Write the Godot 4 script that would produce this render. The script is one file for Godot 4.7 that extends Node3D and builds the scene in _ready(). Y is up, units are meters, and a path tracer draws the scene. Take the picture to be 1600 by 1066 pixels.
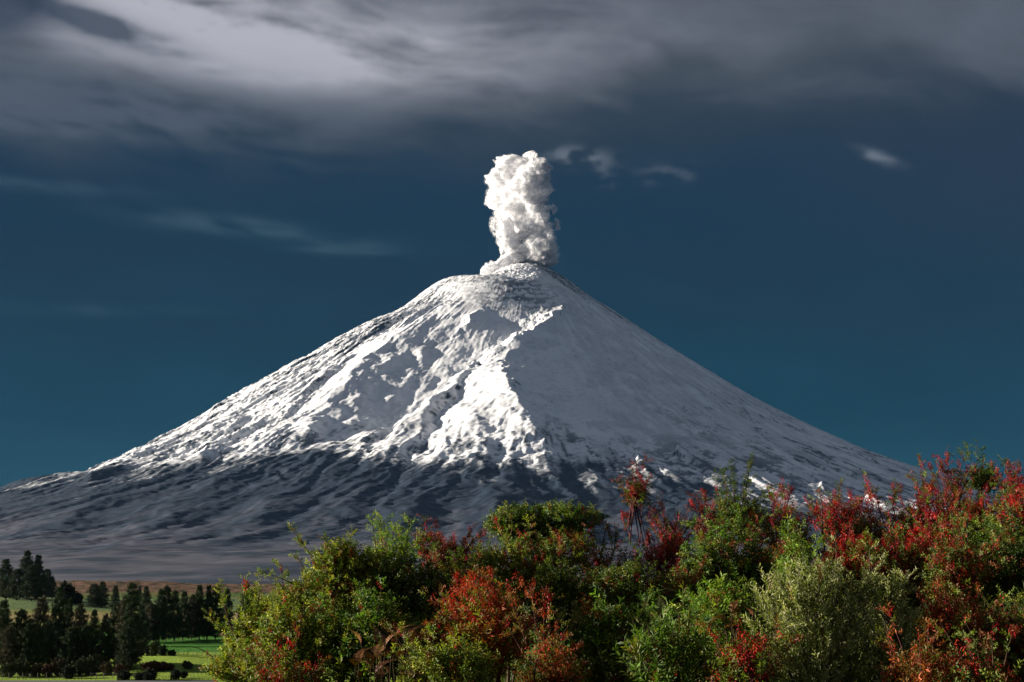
extends Node3D

# ---------------------------------------------------------------- measures
const FOV := 26.0
const EYE := Vector3(0.0, 1.7, 0.0)
const PITCH := 8.55
const DIST := 9236.0            # metres to the axis of the volcano
const VALLEY := -24.0
const EXPOSURE := 2.7
const SKY_POWER := 0.36
var focal := 533.0 / tan(deg_to_rad(FOV / 2.0))
var centre := Vector3(48.0, 0.0, -DIST)

var rng := RandomNumberGenerator.new()
var used := {}


func _ready() -> void:
	rng.seed = 4711
	# ---- camera
	var cam := Camera3D.new()
	cam.name = "camera"
	cam.fov = FOV
	cam.position = EYE
	cam.rotation_degrees = Vector3(PITCH, 0, 0)
	cam.near = 0.1
	cam.far = 40000.0
	add_child(cam)
	cam.current = true
	# ---- sky, air and exposure
	var env := Environment.new()
	env.background_mode = Environment.BG_SKY
	env.sky = Sky.new()
	var pan := PanoramaSkyMaterial.new()
	pan.panorama = ImageTexture.create_from_image(sky_image())
	env.sky.sky_material = pan
	env.background_energy_multiplier = SKY_POWER
	env.tonemap_mode = Environment.TONE_MAPPER_LINEAR
	env.tonemap_exposure = EXPOSURE
	env.sdfgi_enabled = true
	env.ssao_enabled = true
	env.ssil_enabled = true
	env.fog_enabled = true
	env.fog_density = 0.0000044
	env.fog_light_color = Color(0.56, 0.77, 1.0)
	env.volumetric_fog_enabled = true
	env.volumetric_fog_density = 0.0
	var we := WorldEnvironment.new()
	we.name = "world_environment"
	we.environment = env
	add_child(we)
	# ---- sun: low, from the left and a little behind the volcano
	var sun := DirectionalLight3D.new()
	sun.name = "sun"
	sun.light_energy = 1.6
	sun.light_color = Color(1.0, 0.955, 0.89)
	sun.light_angular_distance = 0.5
	sun.shadow_enabled = true
	sun.directional_shadow_max_distance = 12000.0
	var el := deg_to_rad(14.0)
	var az := deg_to_rad(-12.0)   # negative: beyond the camera's left
	var to_sun := Vector3(-cos(el) * cos(az), sin(el), cos(el) * sin(az))
	sun.look_at_from_position(to_sun * 100.0, Vector3.ZERO)
	add_child(sun)

	build_setting()
	build_plume()
	build_valley()
	build_bank()


# ---------------------------------------------------------------- small helpers
func numbered(n: String) -> String:
	if not used.has(n):
		used[n] = 0
		return n
	used[n] += 1
	return "%s_%03d" % [n, used[n]]


func tag(o: Node, label: String, category := "", group := "", kind := "") -> void:
	if label: o.set_meta("label", label)
	if category: o.set_meta("category", category)
	if group: o.set_meta("group", group)
	if kind: o.set_meta("kind", kind)


func thing(called: String, at: Vector3, label: String, category: String, group := "") -> Node3D:
	var o := Node3D.new()
	o.name = numbered(called)
	o.position = at
	add_child(o, true)
	tag(o, label, category, group)
	return o


func mesh_part(called: String, m: Mesh, mat: Material, parent: Node, kind := "") -> MeshInstance3D:
	var o := MeshInstance3D.new()
	o.name = called
	o.mesh = m
	o.material_override = mat
	parent.add_child(o, true)
	if kind: o.set_meta("kind", kind)
	return o


func ray(px: float, py: float) -> Vector3:
	# direction towards a point of the 1600 x 1066 view, used once to survey where things stand
	var d := Vector3((px - 800.0) / focal, (533.0 - py) / focal, -1.0)
	return d.rotated(Vector3.RIGHT, deg_to_rad(PITCH))


func spot(px: float, py: float, depth: float) -> Vector3:
	var d := ray(px, py)
	return EYE + d * (depth / Vector2(d.x, d.z).length())


func noise(s: int, freq: float, oct := 4, type := FastNoiseLite.TYPE_SIMPLEX_SMOOTH, fractal := FastNoiseLite.FRACTAL_FBM) -> FastNoiseLite:
	var n := FastNoiseLite.new()
	n.seed = s
	n.frequency = freq
	n.noise_type = type
	n.fractal_type = fractal
	n.fractal_octaves = oct
	return n


func mat(rough := 0.9, spec := 0.3, tinted := true) -> StandardMaterial3D:
	var m := StandardMaterial3D.new()
	m.roughness = rough
	m.metallic_specular = spec
	m.vertex_color_use_as_albedo = tinted
	return m


func bump_texture(s: int, freq: float, oct: int, size := 1024, fractal := FastNoiseLite.FRACTAL_FBM) -> NoiseTexture2D:
	var t := NoiseTexture2D.new()
	t.width = size
	t.height = size
	t.seamless = true
	t.noise = noise(s, freq, oct, FastNoiseLite.TYPE_SIMPLEX_SMOOTH, fractal)
	return t


func srgb(r: float, g: float, b: float) -> Vector3:
	var c := Color(r / 255.0, g / 255.0, b / 255.0).srgb_to_linear()
	return Vector3(c.r, c.g, c.b)


func bell(x: float, at: float, width: float) -> float:
	var t := (x - at) / width
	return exp(-t * t)


# ---------------------------------------------------------------- sky
var sky_a: FastNoiseLite
var sky_b: FastNoiseLite
var sky_c: FastNoiseLite
var sky_d: FastNoiseLite
var sky_e: FastNoiseLite

const SKY_V := [-40.0, 60.0, 150.0, 300.0, 480.0, 590.0, 680.0, 760.0, 900.0, 1500.0]
var sky_ramp: Array[Vector3] = []


func sky_image() -> Image:
	sky_a = noise(11, 0.0016, 5)
	sky_b = noise(12, 0.004, 5)
	sky_c = noise(13, 0.0012, 4)
	sky_d = noise(14, 0.02, 4)
	sky_e = noise(15, 0.0065, 5)
	sky_ramp = [srgb(50, 94, 113), srgb(47, 89, 109), srgb(42, 81, 102), srgb(34, 70, 91), srgb(28, 58, 79), srgb(33, 58, 80), srgb(44, 62, 79), srgb(60, 71, 84), srgb(88, 95, 109), srgb(92, 98, 112)]
	var w := 1024
	var h := 512
	var im := Image.create(w, h, false, Image.FORMAT_RGBF)
	for j in h:
		var el := PI * 0.5 - PI * (j + 0.5) / h
		if el < -0.03:
			continue
		for i in w:
			im.set_pixel(i, j, sky_at(wrapf(TAU * (i + 0.5) / w, -PI, PI), el))
	im.resize(4096, 2048, Image.INTERPOLATE_CUBIC)
	# the same sky again where it is looked at closely
	for j in range(770, 1036):
		var el := PI * 0.5 - PI * (j + 0.5) / 2048.0
		for i in range(-268, 268):
			im.set_pixel(posmod(i, 4096), j, sky_at(TAU * (i + 0.5) / 4096.0, el))
	return im


func sky_at(az: float, el: float) -> Color:
	var v := el * 2309.0
	var u := az * 2309.0
	# noise looked up on a cylinder, so that it closes behind the camera
	var x := sin(az) * 2309.0
	var z := cos(az) * 2309.0
	var k := 1.0 - smoothstep(1400.0, 3300.0, v)
	x *= k + 0.05
	z *= k + 0.05
	var warp := 110.0 * sky_c.get_noise_3d(x, v * 1.5, z)
	var tilt := v + 0.10 * u * (1.0 - smoothstep(900.0, 1500.0, absf(u)))
	var n1 := sky_a.get_noise_3d(x, (tilt + warp) * 4.0, z)            # long flat layers
	var n2 := sky_b.get_noise_3d(x + warp, (tilt + warp * 0.8) * 2.6, z)
	var n3 := sky_d.get_noise_3d(x, v * 2.2 + warp, z)
	var n4 := sky_e.get_noise_3d(x + 0.6 * warp, (tilt + 0.5 * warp) * 5.5, z)   # fine combed threads
	var vv := v + 60.0 * n1 + 26.0 * n2 + 10.0 * n4
	var c := sky_ramp[0]
	for i in range(1, SKY_V.size()):
		if vv <= SKY_V[i]:
			c = sky_ramp[i - 1].lerp(sky_ramp[i], clampf((vv - SKY_V[i - 1]) / (SKY_V[i] - SKY_V[i - 1]), 0, 1))
			break
		c = sky_ramp[i]
	# greyer air towards the right
	c = c.lerp(srgb(46, 60, 79), 0.55 * smoothstep(300.0, 800.0, u) * (1.0 - smoothstep(1500.0, 2500.0, u)) * bell(v, 610.0, 170.0))
	# thick grey veil with its ragged lower edge
	var veil := smoothstep(640.0, 800.0, v + 95.0 * n1 + 45.0 * n2 - 40.0 * smoothstep(900.0, 200.0, u) * smoothstep(-900.0, -200.0, u))
	c = c.lerp(srgb(87, 95, 108) * (1.0 + 0.20 * n2 + 0.15 * n1 + 0.13 * n4 * smoothstep(300.0, -300.0, u) + 0.03 * n4), veil * 0.85)
	# the bright cloud bank on the left, and others like it round the rest of the sky
	var bank := bell(u, -440.0, 250.0) * bell(v, 778.0 - 0.05 * (u + 440.0), 52.0) * 1.2 + bell(u, -590.0, 210.0) * bell(v, 862.0, 42.0) * 1.25 + 0.42 * bell(u, -200.0, 380.0) * bell(v, 810.0, 70.0)
	var far := smoothstep(850.0, 1300.0, absf(u)) + smoothstep(950.0, 1200.0, v)
	bank += clampf(far, 0, 1) * 0.4 * smoothstep(0.05, 0.5, n1 + 0.25 * n2) * smoothstep(560.0, 760.0, v)
	bank *= clampf(0.88 + 0.6 * n2 + 0.5 * n1 + 0.62 * n4 + 0.12 * n3, 0.0, 1.4)
	c = c.lerp(srgb(182, 184, 195), clampf(bank, 0.0, 0.93))
	# a hole in it
	var hole := bell(u + 0.9 * (v - 805.0), -665.0, 105.0) * bell(v + 0.22 * (u + 665.0), 803.0, 22.0)
	c = c.lerp(srgb(44, 62, 82), clampf(hole * (0.95 + 0.9 * n2 + 1.0 * n4), 0.0, 0.85))
	var hole_b := bell(u, -800.0, 70.0) * bell(v, 815.0, 60.0)
	c = c.lerp(srgb(52, 66, 86), clampf(hole_b * (0.9 + 0.8 * n2), 0.0, 0.85))
	# pale veil under the bank on the left
	var low := bell(u, -760.0, 260.0) * bell(v, 690.0, 55.0) + 0.55 * bell(u, -450.0, 330.0) * bell(v, 680.0, 60.0)
	c = c.lerp(srgb(82, 94, 110), clampf(low * (0.72 + 0.9 * n2 + 0.5 * n1 + 0.9 * n4), 0.0, 0.8))
	# faint streaks lower down
	var streak := bell(v + 0.075 * (u + 420.0), 513.0, 13.0) * bell(u, -410.0, 170.0) + 0.7 * bell(v, 484.0, 7.0) * bell(u, -260.0, 80.0) + 0.5 * bell(v + 0.02 * u, 545.0, 10.0) * bell(u, -740.0, 150.0)
	streak += 0.35 * bell(v - 0.03 * u, 398.0, 12.0) * bell(u, -700.0, 260.0)
	c = c.lerp(srgb(76, 102, 120), clampf(streak * (0.40 + 0.25 * n2 + 0.8 * n4), 0.0, 0.4))
	# shreds of steam drifting away from the volcano
	var shred := bell(u, 103.0, 44.0) * bell(v + 0.10 * (u - 103.0), 631.0, 13.0) * 1.0 + bell(u, 250.0, 46.0) * bell(v, 600.0, 14.0) * 0.42 + 0.35 * bell(u, 148.0, 16.0) * bell(v, 606.0, 24.0)
	shred *= smoothstep(-0.25, 0.5, 1.5 * n3 + 0.6 * n2)
	c = c.lerp(srgb(150, 160, 172), clampf(shred * 0.46, 0.0, 0.45))
	var lone := bell(u, 579.0, 27.0) * bell(v + 0.40 * (u - 579.0), 612.0, 8.0)
	c = c.lerp(srgb(135, 146, 160), clampf(lone * (0.48 + 0.6 * n4 + 0.6 * n3), 0.0, 0.5))
	# the haze in front of it adds its own light
	var path := minf(1.0, 2600.0 / maxf(sin(el), 0.01) / 16500.0)
	c = (c - Vector3(0.017, 0.031, 0.049) * path) / (EXPOSURE * SKY_POWER)
	return Color(maxf(c.x, 0.0005), maxf(c.y, 0.002), maxf(c.z, 0.004))


# ---------------------------------------------------------------- the volcano
# outline of the two flanks, surveyed from the viewpoint
const LEFT_RIM := [Vector2(810, 412), Vector2(793, 415), Vector2(775, 424), Vector2(758, 431), Vector2(740, 436), Vector2(722, 436), Vector2(706, 434), Vector2(693, 436), Vector2(674, 447), Vector2(655, 461), Vector2(640, 474), Vector2(618, 489), Vector2(590, 502), Vector2(560, 516), Vector2(520, 537), Vector2(480, 560), Vector2(440, 583), Vector2(400, 605), Vector2(365, 625), Vector2(330, 643), Vector2(300, 662), Vector2(260, 684), Vector2(220, 704), Vector2(180, 722), Vector2(140, 737), Vector2(100, 748), Vector2(60, 751), Vector2(30, 757), Vector2(0, 767), Vector2(-60, 785), Vector2(-140, 806), Vector2(-260, 832), Vector2(-400, 856)]
const RIGHT_RIM := [Vector2(813, 412), Vector2(830, 414), Vector2(845, 418), Vector2(862, 425), Vector2(882, 437), Vector2(905, 453), Vector2(930, 471), Vector2(960, 489), Vector2(1000, 515), Vector2(1050, 547), Vector2(1100, 577), Vector2(1150, 607), Vector2(1200, 635), Vector2(1250, 660), Vector2(1300, 683), Vector2(1350, 704), Vector2(1400, 722), Vector2(1450, 739), Vector2(1500, 757), Vector2(1560, 777), Vector2(1640, 800), Vector2(1740, 822), Vector2(1880, 845), Vector2(2000, 859)]
const STEP := 10.0
var flank_l := PackedFloat32Array()
var flank_r := PackedFloat32Array()
var flank_m := PackedFloat32Array()   # the left flank without its shelf, for the slopes that face the viewer
var ridges := []
var n_big: FastNoiseLite
var n_mid: FastNoiseLite
var n_bill: FastNoiseLite
var n_fine: FastNoiseLite
var n_gully: FastNoiseLite
var n_patch: FastNoiseLite
var n_band: FastNoiseLite


func survey(points: Array, side: float) -> Array:
	# radii from the axis and heights over the eye at the surveyed points
	var az0 := atan2(centre.x, DIST)
	var hs := PackedFloat32Array()
	var rs := PackedFloat32Array()
	for p: Vector2 in points:
		var d := ray(p.x, p.y)
		var a := maxf(side * (atan2(d.x, -d.z) - az0), 0.0)
		rs.append(DIST * sin(a))
		hs.append(d.y / Vector2(d.x, d.z).length() * DIST * cos(a))
	var n := rs.size()
	rs.append_array(PackedFloat32Array([5300.0, 6300.0, 7400.0, 9000.0]))
	hs.append_array(PackedFloat32Array([25.0, -8.0, -50.0, -90.0]))
	return [rs, hs, hs.duplicate(), n]


func profile(rs: PackedFloat32Array, hs: PackedFloat32Array) -> PackedFloat32Array:
	# height for every ten metres from the axis
	var out := PackedFloat32Array()
	var k := 0
	for i in 760:
		var r := i * STEP
		while k < rs.size() - 2 and rs[k + 1] <= r:
			k += 1
		out.append(lerpf(hs[k], hs[k + 1], clampf((r - rs[k]) / maxf(rs[k + 1] - rs[k], 0.01), 0, 1)))
	# soften the corners between the surveyed points
	for pass_ in 2:
		var soft := out.duplicate()
		for i in range(2, 758):
			soft[i] = (out[i - 2] + out[i - 1] + out[i] + out[i + 1] + out[i + 2]) / 5.0
		out = soft
	return out


func fit_flanks() -> void:
	# the outline that one sees lies a little nearer than the axis: lower the flanks until it is the surveyed one
	var sides := [survey(LEFT_RIM, -1.0), survey(RIGHT_RIM, 1.0)]
	for turn in 7:
		flank_l = profile(sides[0][0], sides[0][1])
		flank_r = profile(sides[1][0], sides[1][1])
		flank_m = flank_l.duplicate()
		var sum := PackedFloat32Array([0.0])
		for i in 760:
			sum.append(sum[i] + flank_l[i])
		for i in range(60, 690):
			var n := mini(int((i - 60) * 0.5), 68)
			flank_m[i] = (sum[i + n + 1] - sum[i - n]) / (2 * n + 1)
		if turn == 6:
			break
		for k in 2:
			var sg := -1.0 if k == 0 else 1.0
			var rs: PackedFloat32Array = sides[k][0]
			var hs: PackedFloat32Array = sides[k][1]
			var want: PackedFloat32Array = sides[k][2]
			for i in int(sides[k][3]):
				var a := asin(rs[i] / DIST)
				var far := DIST * cos(a)
				var most := -1e9
				for j in 60:
					var s := far + 200.0 - j * 40.0
					var x := s * sin(a)
					var y := DIST - s * cos(a)
					most = maxf(most, cone(atan2(sg * x, y), sqrt(x * x + y * y)) / s)
				hs[i] = maxf(hs[i] - 0.8 * (most * far - want[i]), want[i] - clampf(0.13 * (rs[i] - 110.0), 0.0, 70.0))
			sides[k][1] = hs


func flank(t: PackedFloat32Array, r: float) -> float:
	var f := clampf(r / STEP, 0.0, 757.0)
	var i := int(f)
	return lerpf(t[i], t[i + 1], f - i)


func cone(th: float, r: float) -> float:
	var s := sin(th)
	var w := 0.5 + 0.5 * s
	var left := lerpf(flank(flank_m, r), flank(flank_l, r), smoothstep(0.72, 0.96, -s))
	return lerpf(left, flank(flank_r, r), w)


func on_cone(px: float, py: float) -> Vector2:
	# where the line of sight meets the smooth cone, in metres right of and in front of its axis
	var d := ray(px, py)
	d /= Vector2(d.x, d.z).length()
	var t := 2500.0
	while t < DIST:
		var p := d * t
		var x := p.x - centre.x
		var y := p.z + DIST
		if p.y <= cone(atan2(x, y), sqrt(x * x + y * y)):
			return Vector2(x, y)
		t += 4.0
	return Vector2(d.x * t - centre.x, 0.0)


func ridge(points: Array, heights: Array, left: float, right: float) -> void:
	# a crest: left and right are how far its two faces reach, in metres
	var poly := PackedVector2Array()
	for p: Vector2 in points:
		poly.append(on_cone(p.x, p.y))
	var box := Rect2(poly[0], Vector2.ZERO)
	for p in poly:
		box = box.expand(p)
	ridges.append([poly, PackedFloat32Array(heights), left, right, box.grow(maxf(left, right))])


func ridge_height(p: Vector2) -> float:
	var sum := 0.0
	for g: Array in ridges:
		if not (g[4] as Rect2).has_point(p):
			continue
		var poly: PackedVector2Array = g[0]
		var hs: PackedFloat32Array = g[1]
		var best := 1e9
		var h := 0.0
		var side := 1.0
		for i in poly.size() - 1:
			var a := poly[i]
			var ab := poly[i + 1] - a
			var t := clampf((p - a).dot(ab) / ab.length_squared(), 0.0, 1.0)
			var q := p - a - ab * t
			var d := q.length_squared()
			if d < best:
				best = d
				h = lerpf(hs[i], hs[i + 1], t)
				side = ab.cross(q)
		# crests are listed from the top down: positive cross lies to the viewer's left
		var reach: float = g[2] if side > 0.0 else g[3]
		var f := 1.0 - sqrt(best) / reach
		if f > 0.0:
			sum += h * f * (0.55 + 0.45 * f)
	return sum


var rough_edge := PackedVector2Array()


func build_setting() -> void:
	fit_flanks()
	n_big = noise(21, 1.0 / 900.0, 4)
	n_mid = noise(22, 1.0 / 210.0, 5)
	n_bill = noise(23, 1.0 / 120.0, 4, FastNoiseLite.TYPE_SIMPLEX_SMOOTH, FastNoiseLite.FRACTAL_RIDGED)
	n_fine = noise(24, 1.0 / 42.0, 4)
	n_gully = noise(25, 1.0, 3, FastNoiseLite.TYPE_SIMPLEX_SMOOTH, FastNoiseLite.FRACTAL_RIDGED)
	n_patch = noise(26, 1.0 / 420.0, 5)
	n_band = noise(27, 1.0, 4)
	# the long spine that runs down from the right of the top
	ridge([Vector2(884, 474), Vector2(868, 494), Vector2(838, 514), Vector2(800, 537), Vector2(770, 556), Vector2(738, 578), Vector2(705, 602), Vector2(668, 634), Vector2(632, 658), Vector2(606, 690)], [18.0, 46.0, 48.0, 46.0, 42.0, 42.0, 42.0, 40.0, 40.0, 0.0], 110.0, 150.0)
	# the bright wedge under it: a crest with a broad face on the left
	ridge([Vector2(776, 566), Vector2(782, 600), Vector2(792, 636), Vector2(802, 664), Vector2(826, 694), Vector2(862, 716)], [12.0, 95.0, 150.0, 150.0, 95.0, 20.0], 520.0, 330.0)
	# gully between spine and wedge
	ridge([Vector2(762, 572), Vector2(735, 600), Vector2(705, 634), Vector2(676, 668), Vector2(650, 706), Vector2(640, 716)], [-5.0, -34.0, -44.0, -44.0, -30.0, 0.0], 60.0, 110.0)
	# shoulder of the glacier flank, and the long face that tilts from it down to the foot of the spine
	ridge([Vector2(700, 470), Vector2(660, 500), Vector2(610, 540), Vector2(560, 584), Vector2(515, 630), Vector2(470, 668), Vector2(430, 700)], [0.0, 26.0, 50.0, 60.0, 55.0, 40.0, 0.0], 380.0, 320.0)
	ridge([Vector2(850, 498), Vector2(800, 528), Vector2(752, 556), Vector2(712, 584), Vector2(668, 616), Vector2(628, 642), Vector2(598, 668), Vector2(580, 700)], [0.0, -40.0, -85.0, -115.0, -125.0, -115.0, -80.0, -20.0], 640.0, 130.0)
	# short ribs at the snow's edge
	ridge([Vector2(640, 626), Vector2(612, 662), Vector2(598, 700)], [0.0, 34.0, 0.0], 60.0, 90.0)
	ridge([Vector2(590, 640), Vector2(574, 672), Vector2(562, 706)], [0.0, 44.0, 0.0], 90.0, 90.0)
	ridge([Vector2(506, 654), Vector2(478, 676), Vector2(446, 702)], [0.0, 36.0, 0.0], 80.0, 100.0)
	ridge([Vector2(752, 478), Vector2(730, 506), Vector2(708, 522)], [0.0, 30.0, 0.0], 60.0, 90.0)
	ridge([Vector2(350, 688), Vector2(325, 712), Vector2(296, 742)], [10.0, 34.0, 8.0], 120.0, 110.0)
	ridge([Vector2(230, 702), Vector2(170, 742), Vector2(108, 774)], [15.0, 34.0, 5.0], 120.0, 120.0)
	# knolls low on the right
	ridge([Vector2(1036, 696), Vector2(1062, 712), Vector2(1086, 728)], [20.0, 48.0, 8.0], 60.0, 90.0)
	ridge([Vector2(1000, 712), Vector2(1002, 722), Vector2(990, 738)], [10.0, 34.0, 5.0], 50.0, 60.0)
	ridge([Vector2(1040, 790), Vector2(1080, 802), Vector2(1084, 812)], [5.0, 40.0, 5.0], 160.0, 90.0)
	ridge([Vector2(1274, 756), Vector2(1290, 764), Vector2(1300, 772)], [5.0, 36.0, 5.0], 60.0, 60.0)
	# spurs down the dark apron
	ridge([Vector2(700, 720), Vector2(640, 800), Vector2(560, 880)], [10.0, 25.2, 5.0], 260.0, 240.0)
	ridge([Vector2(830, 712), Vector2(775, 780), Vector2(715, 880)], [10.0, 36.0, 5.0], 280.0, 250.0)
	ridge([Vector2(520, 712), Vector2(430, 790), Vector2(330, 860)], [10.0, 27.0, 5.0], 260.0, 260.0)
	ridge([Vector2(400, 720), Vector2(270, 800), Vector2(150, 870)], [10.0, 27.0, 5.0], 240.0, 240.0)
	ridge([Vector2(250, 745), Vector2(120, 810), Vector2(10, 860)], [10.0, 21.0, 5.0], 240.0, 240.0)
	ridge([Vector2(600, 724), Vector2(545, 790), Vector2(480, 850)], [5.0, 18.0, 5.0], 160.0, 190.0)
	ridge([Vector2(900, 770), Vector2(860, 830), Vector2(820, 900)], [5.0, 27.0, 5.0], 240.0, 240.0)
	# where the broken glacier gives way to smooth snow
	for p: Vector2 in [Vector2(742, 440), Vector2(690, 500), Vector2(590, 545), Vector2(545, 590), Vector2(520, 640), Vector2(470, 690), Vector2(380, 735)]:
		rough_edge.append(on_cone(p.x, p.y))
	var t0 := Time.get_ticks_msec()
	build_mountain()
	print("mountain ", Time.get_ticks_msec() - t0)


func build_mountain() -> void:
	var ths := PackedFloat32Array()
	var a := -108.0
	while a < 108.0:
		ths.append(deg_to_rad(a))
		a += 0.21 if absf(a) < 86.0 else 0.5
	var rs := PackedFloat32Array()
	var r := 0.0
	while r < 7400.0:
		rs.append(r)
		r += 8.0 if r < 3400.0 else 12.0 if r < 4600.0 else 30.0
	var nt := ths.size()
	var nr := rs.size()
	var pos := PackedVector3Array()
	var col := PackedColorArray()
	pos.resize(nt * nr)
	col.resize(nt * nr)
	var rocks := PackedFloat32Array()
	rocks.resize(nt * nr)
	for i in nt:
		var th := ths[i]
		var s := sin(th)
		var c := cos(th)
		for j in nr:
			var q := surface(th, s, c, rs[j])
			pos[i * nr + j] = Vector3(rs[j] * s, q.x, rs[j] * c)
			rocks[i * nr + j] = q.y
	var nor := PackedVector3Array()
	nor.resize(nt * nr)
	for i in nt:
		for j in nr:
			var k := i * nr + j
			var du := pos[mini(i + 1, nt - 1) * nr + j] - pos[maxi(i - 1, 0) * nr + j]
			var dr := pos[i * nr + mini(j + 1, nr - 1)] - pos[i * nr + maxi(j - 1, 0)]
			var n := dr.cross(du)  # points up
			nor[k] = n.normalized() if n.length_squared() > 1e-6 else Vector3.UP
			if nor[k].y < 0.0:
				nor[k] = -nor[k]
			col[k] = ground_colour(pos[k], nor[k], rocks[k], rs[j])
	var idx := PackedInt32Array()
	idx.resize((nt - 1) * (nr - 1) * 6)
	var o := 0
	for i in nt - 1:
		for j in nr - 1:
			var k := i * nr + j
			idx[o] = k
			idx[o + 1] = k + nr
			idx[o + 2] = k + 1
			idx[o + 3] = k + nr
			idx[o + 4] = k + nr + 1
			idx[o + 5] = k + 1
			o += 6
	var arr := []
	arr.resize(Mesh.ARRAY_MAX)
	arr[Mesh.ARRAY_VERTEX] = pos
	arr[Mesh.ARRAY_NORMAL] = nor
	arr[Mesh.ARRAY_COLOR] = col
	arr[Mesh.ARRAY_INDEX] = idx
	var m := ArrayMesh.new()
	m.add_surface_from_arrays(Mesh.PRIMITIVE_TRIANGLES, arr)
	var mt := mat(0.8, 0.25)
	mt.heightmap_enabled = true
	mt.heightmap_texture = bump_texture(31, 0.006, 6)
	mt.heightmap_scale = 170.0
	mt.uv1_triplanar = true
	mt.uv1_world_triplanar = true
	mt.uv1_scale = Vector3.ONE / 520.0
	var o3 := mesh_part("mountain", m, mt, self, "structure")
	o3.position = Vector3(centre.x, EYE.y, centre.z)
	tag(o3, "snow covered volcano with a dark bare apron and a steaming top", "", "", "structure")


func rough_left(p: Vector2) -> float:
	# metres by which p lies on the glacier side of the edge
	var best := 1e9
	var side := 0.0
	for i in rough_edge.size() - 1:
		var a := rough_edge[i]
		var ab := rough_edge[i + 1] - a
		var t := clampf((p - a).dot(ab) / ab.length_squared(), 0.0, 1.0)
		var q := p - a - ab * t
		if q.length_squared() < best:
			best = q.length_squared()
			side = ab.cross(q)
	return sqrt(best) * (1.0 if side > 0.0 else -1.0)


func surface(th: float, s: float, c: float, r: float) -> Vector2:
	# height over the eye, and how rough the ground is
	var p := Vector2(r * s, r * c)
	var h := cone(th, r)
	var up := smoothstep(380.0, 560.0, h)
	var glacier := smoothstep(-120.0, 240.0, rough_left(p) + 130.0 * n_mid.get_noise_2d(p.x, p.y)) if th < 0.55 else 0.0
	var wx := n_mid.get_noise_2d(p.x + 900.0, p.y)
	var wy := n_mid.get_noise_2d(p.x, p.y + 900.0)
	var fx := n_fine.get_noise_2d(p.x + 300.0, p.y)
	var rg := ridge_height(p + Vector2(wx, wy) * 62.0 + Vector2(fx, -fx) * 9.0)
	var rough := maxf(glacier * up, smoothstep(20.0, 60.0, absf(rg)) * 0.09 * up)
	rough = maxf(rough, 0.30 * up * smoothstep(1000.0, 300.0, r))
	rough = maxf(rough, 0.45 * smoothstep(260.0, 40.0, absf(h - 470.0)) * smoothstep(0.5, 0.1, th))
	rough = maxf(rough, 0.10 * up)
	var mid := n_mid.get_noise_2d(p.x, p.y)
	# long ribs and flutes drawn out down the slope, broken by steps of ice
	var bent := th + 0.012 * wx + 0.02 * n_big.get_noise_2d(p.y, p.x)
	var away := smoothstep(380.0, 1300.0, r)
	var along := n_bill.get_noise_2d(bent * 4000.0, r * 0.20)
	var flute := n_bill.get_noise_2d(bent * 8600.0 + 700.0, r * 0.30 + 60.0 * wy)
	var broad := n_bill.get_noise_2d(bent * 900.0, r * 0.08 + 900.0)
	var steps := n_bill.get_noise_2d(p.x * 0.55 + 0.3 * p.y + 400.0, r * 0.8 + 300.0 * mid + 60.0 * fx) * smoothstep(200.0, 700.0, r)
	var d := rough * (away * (12.0 * along + 6.5 * flute + 36.0 * broad - 12.0) + 8.0 * steps * (0.4 + 0.6 * glacier) + 5.0 * n_fine.get_noise_2d(p.x, p.y))
	d += smoothstep(620.0, 300.0, r) * (5.0 * n_fine.get_noise_2d(p.x * 1.4, p.y * 1.4) + 9.0 * mid)
	d += lerpf(20.0, 3.0, maxf(smoothstep(600.0, 380.0, h), smoothstep(0.1, 0.5, th))) * n_big.get_noise_2d(p.x, p.y) * smoothstep(200.0, 900.0, r) + 2.0 * mid * smoothstep(100.0, 400.0, r)
	# gullies in the apron
	var low := smoothstep(620.0, 380.0, h)
	var g := n_gully.get_noise_2d(bent * 10.0 + 0.25 * n_big.get_noise_2d(p.x, p.y), r / 3200.0)
	d += low * (17.0 * g + 5.0 * flute + 1.6 * fx) * smoothstep(-60.0, 120.0, h)
	d += smoothstep(190.0, 30.0, h) * smoothstep(-70.0, 0.0, h) * (1.5 * mid + 3.0 * n_patch.get_noise_2d(p.x * 1.3, p.y * 1.3) + 2.0 * fx)
	d += smoothstep(0.3, 1.0, th) * up * 15.0 * n_gully.get_noise_2d(bent * 15.0, r / 1500.0 + 7.0)
	return Vector2(h + rg + d, rough)


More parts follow.
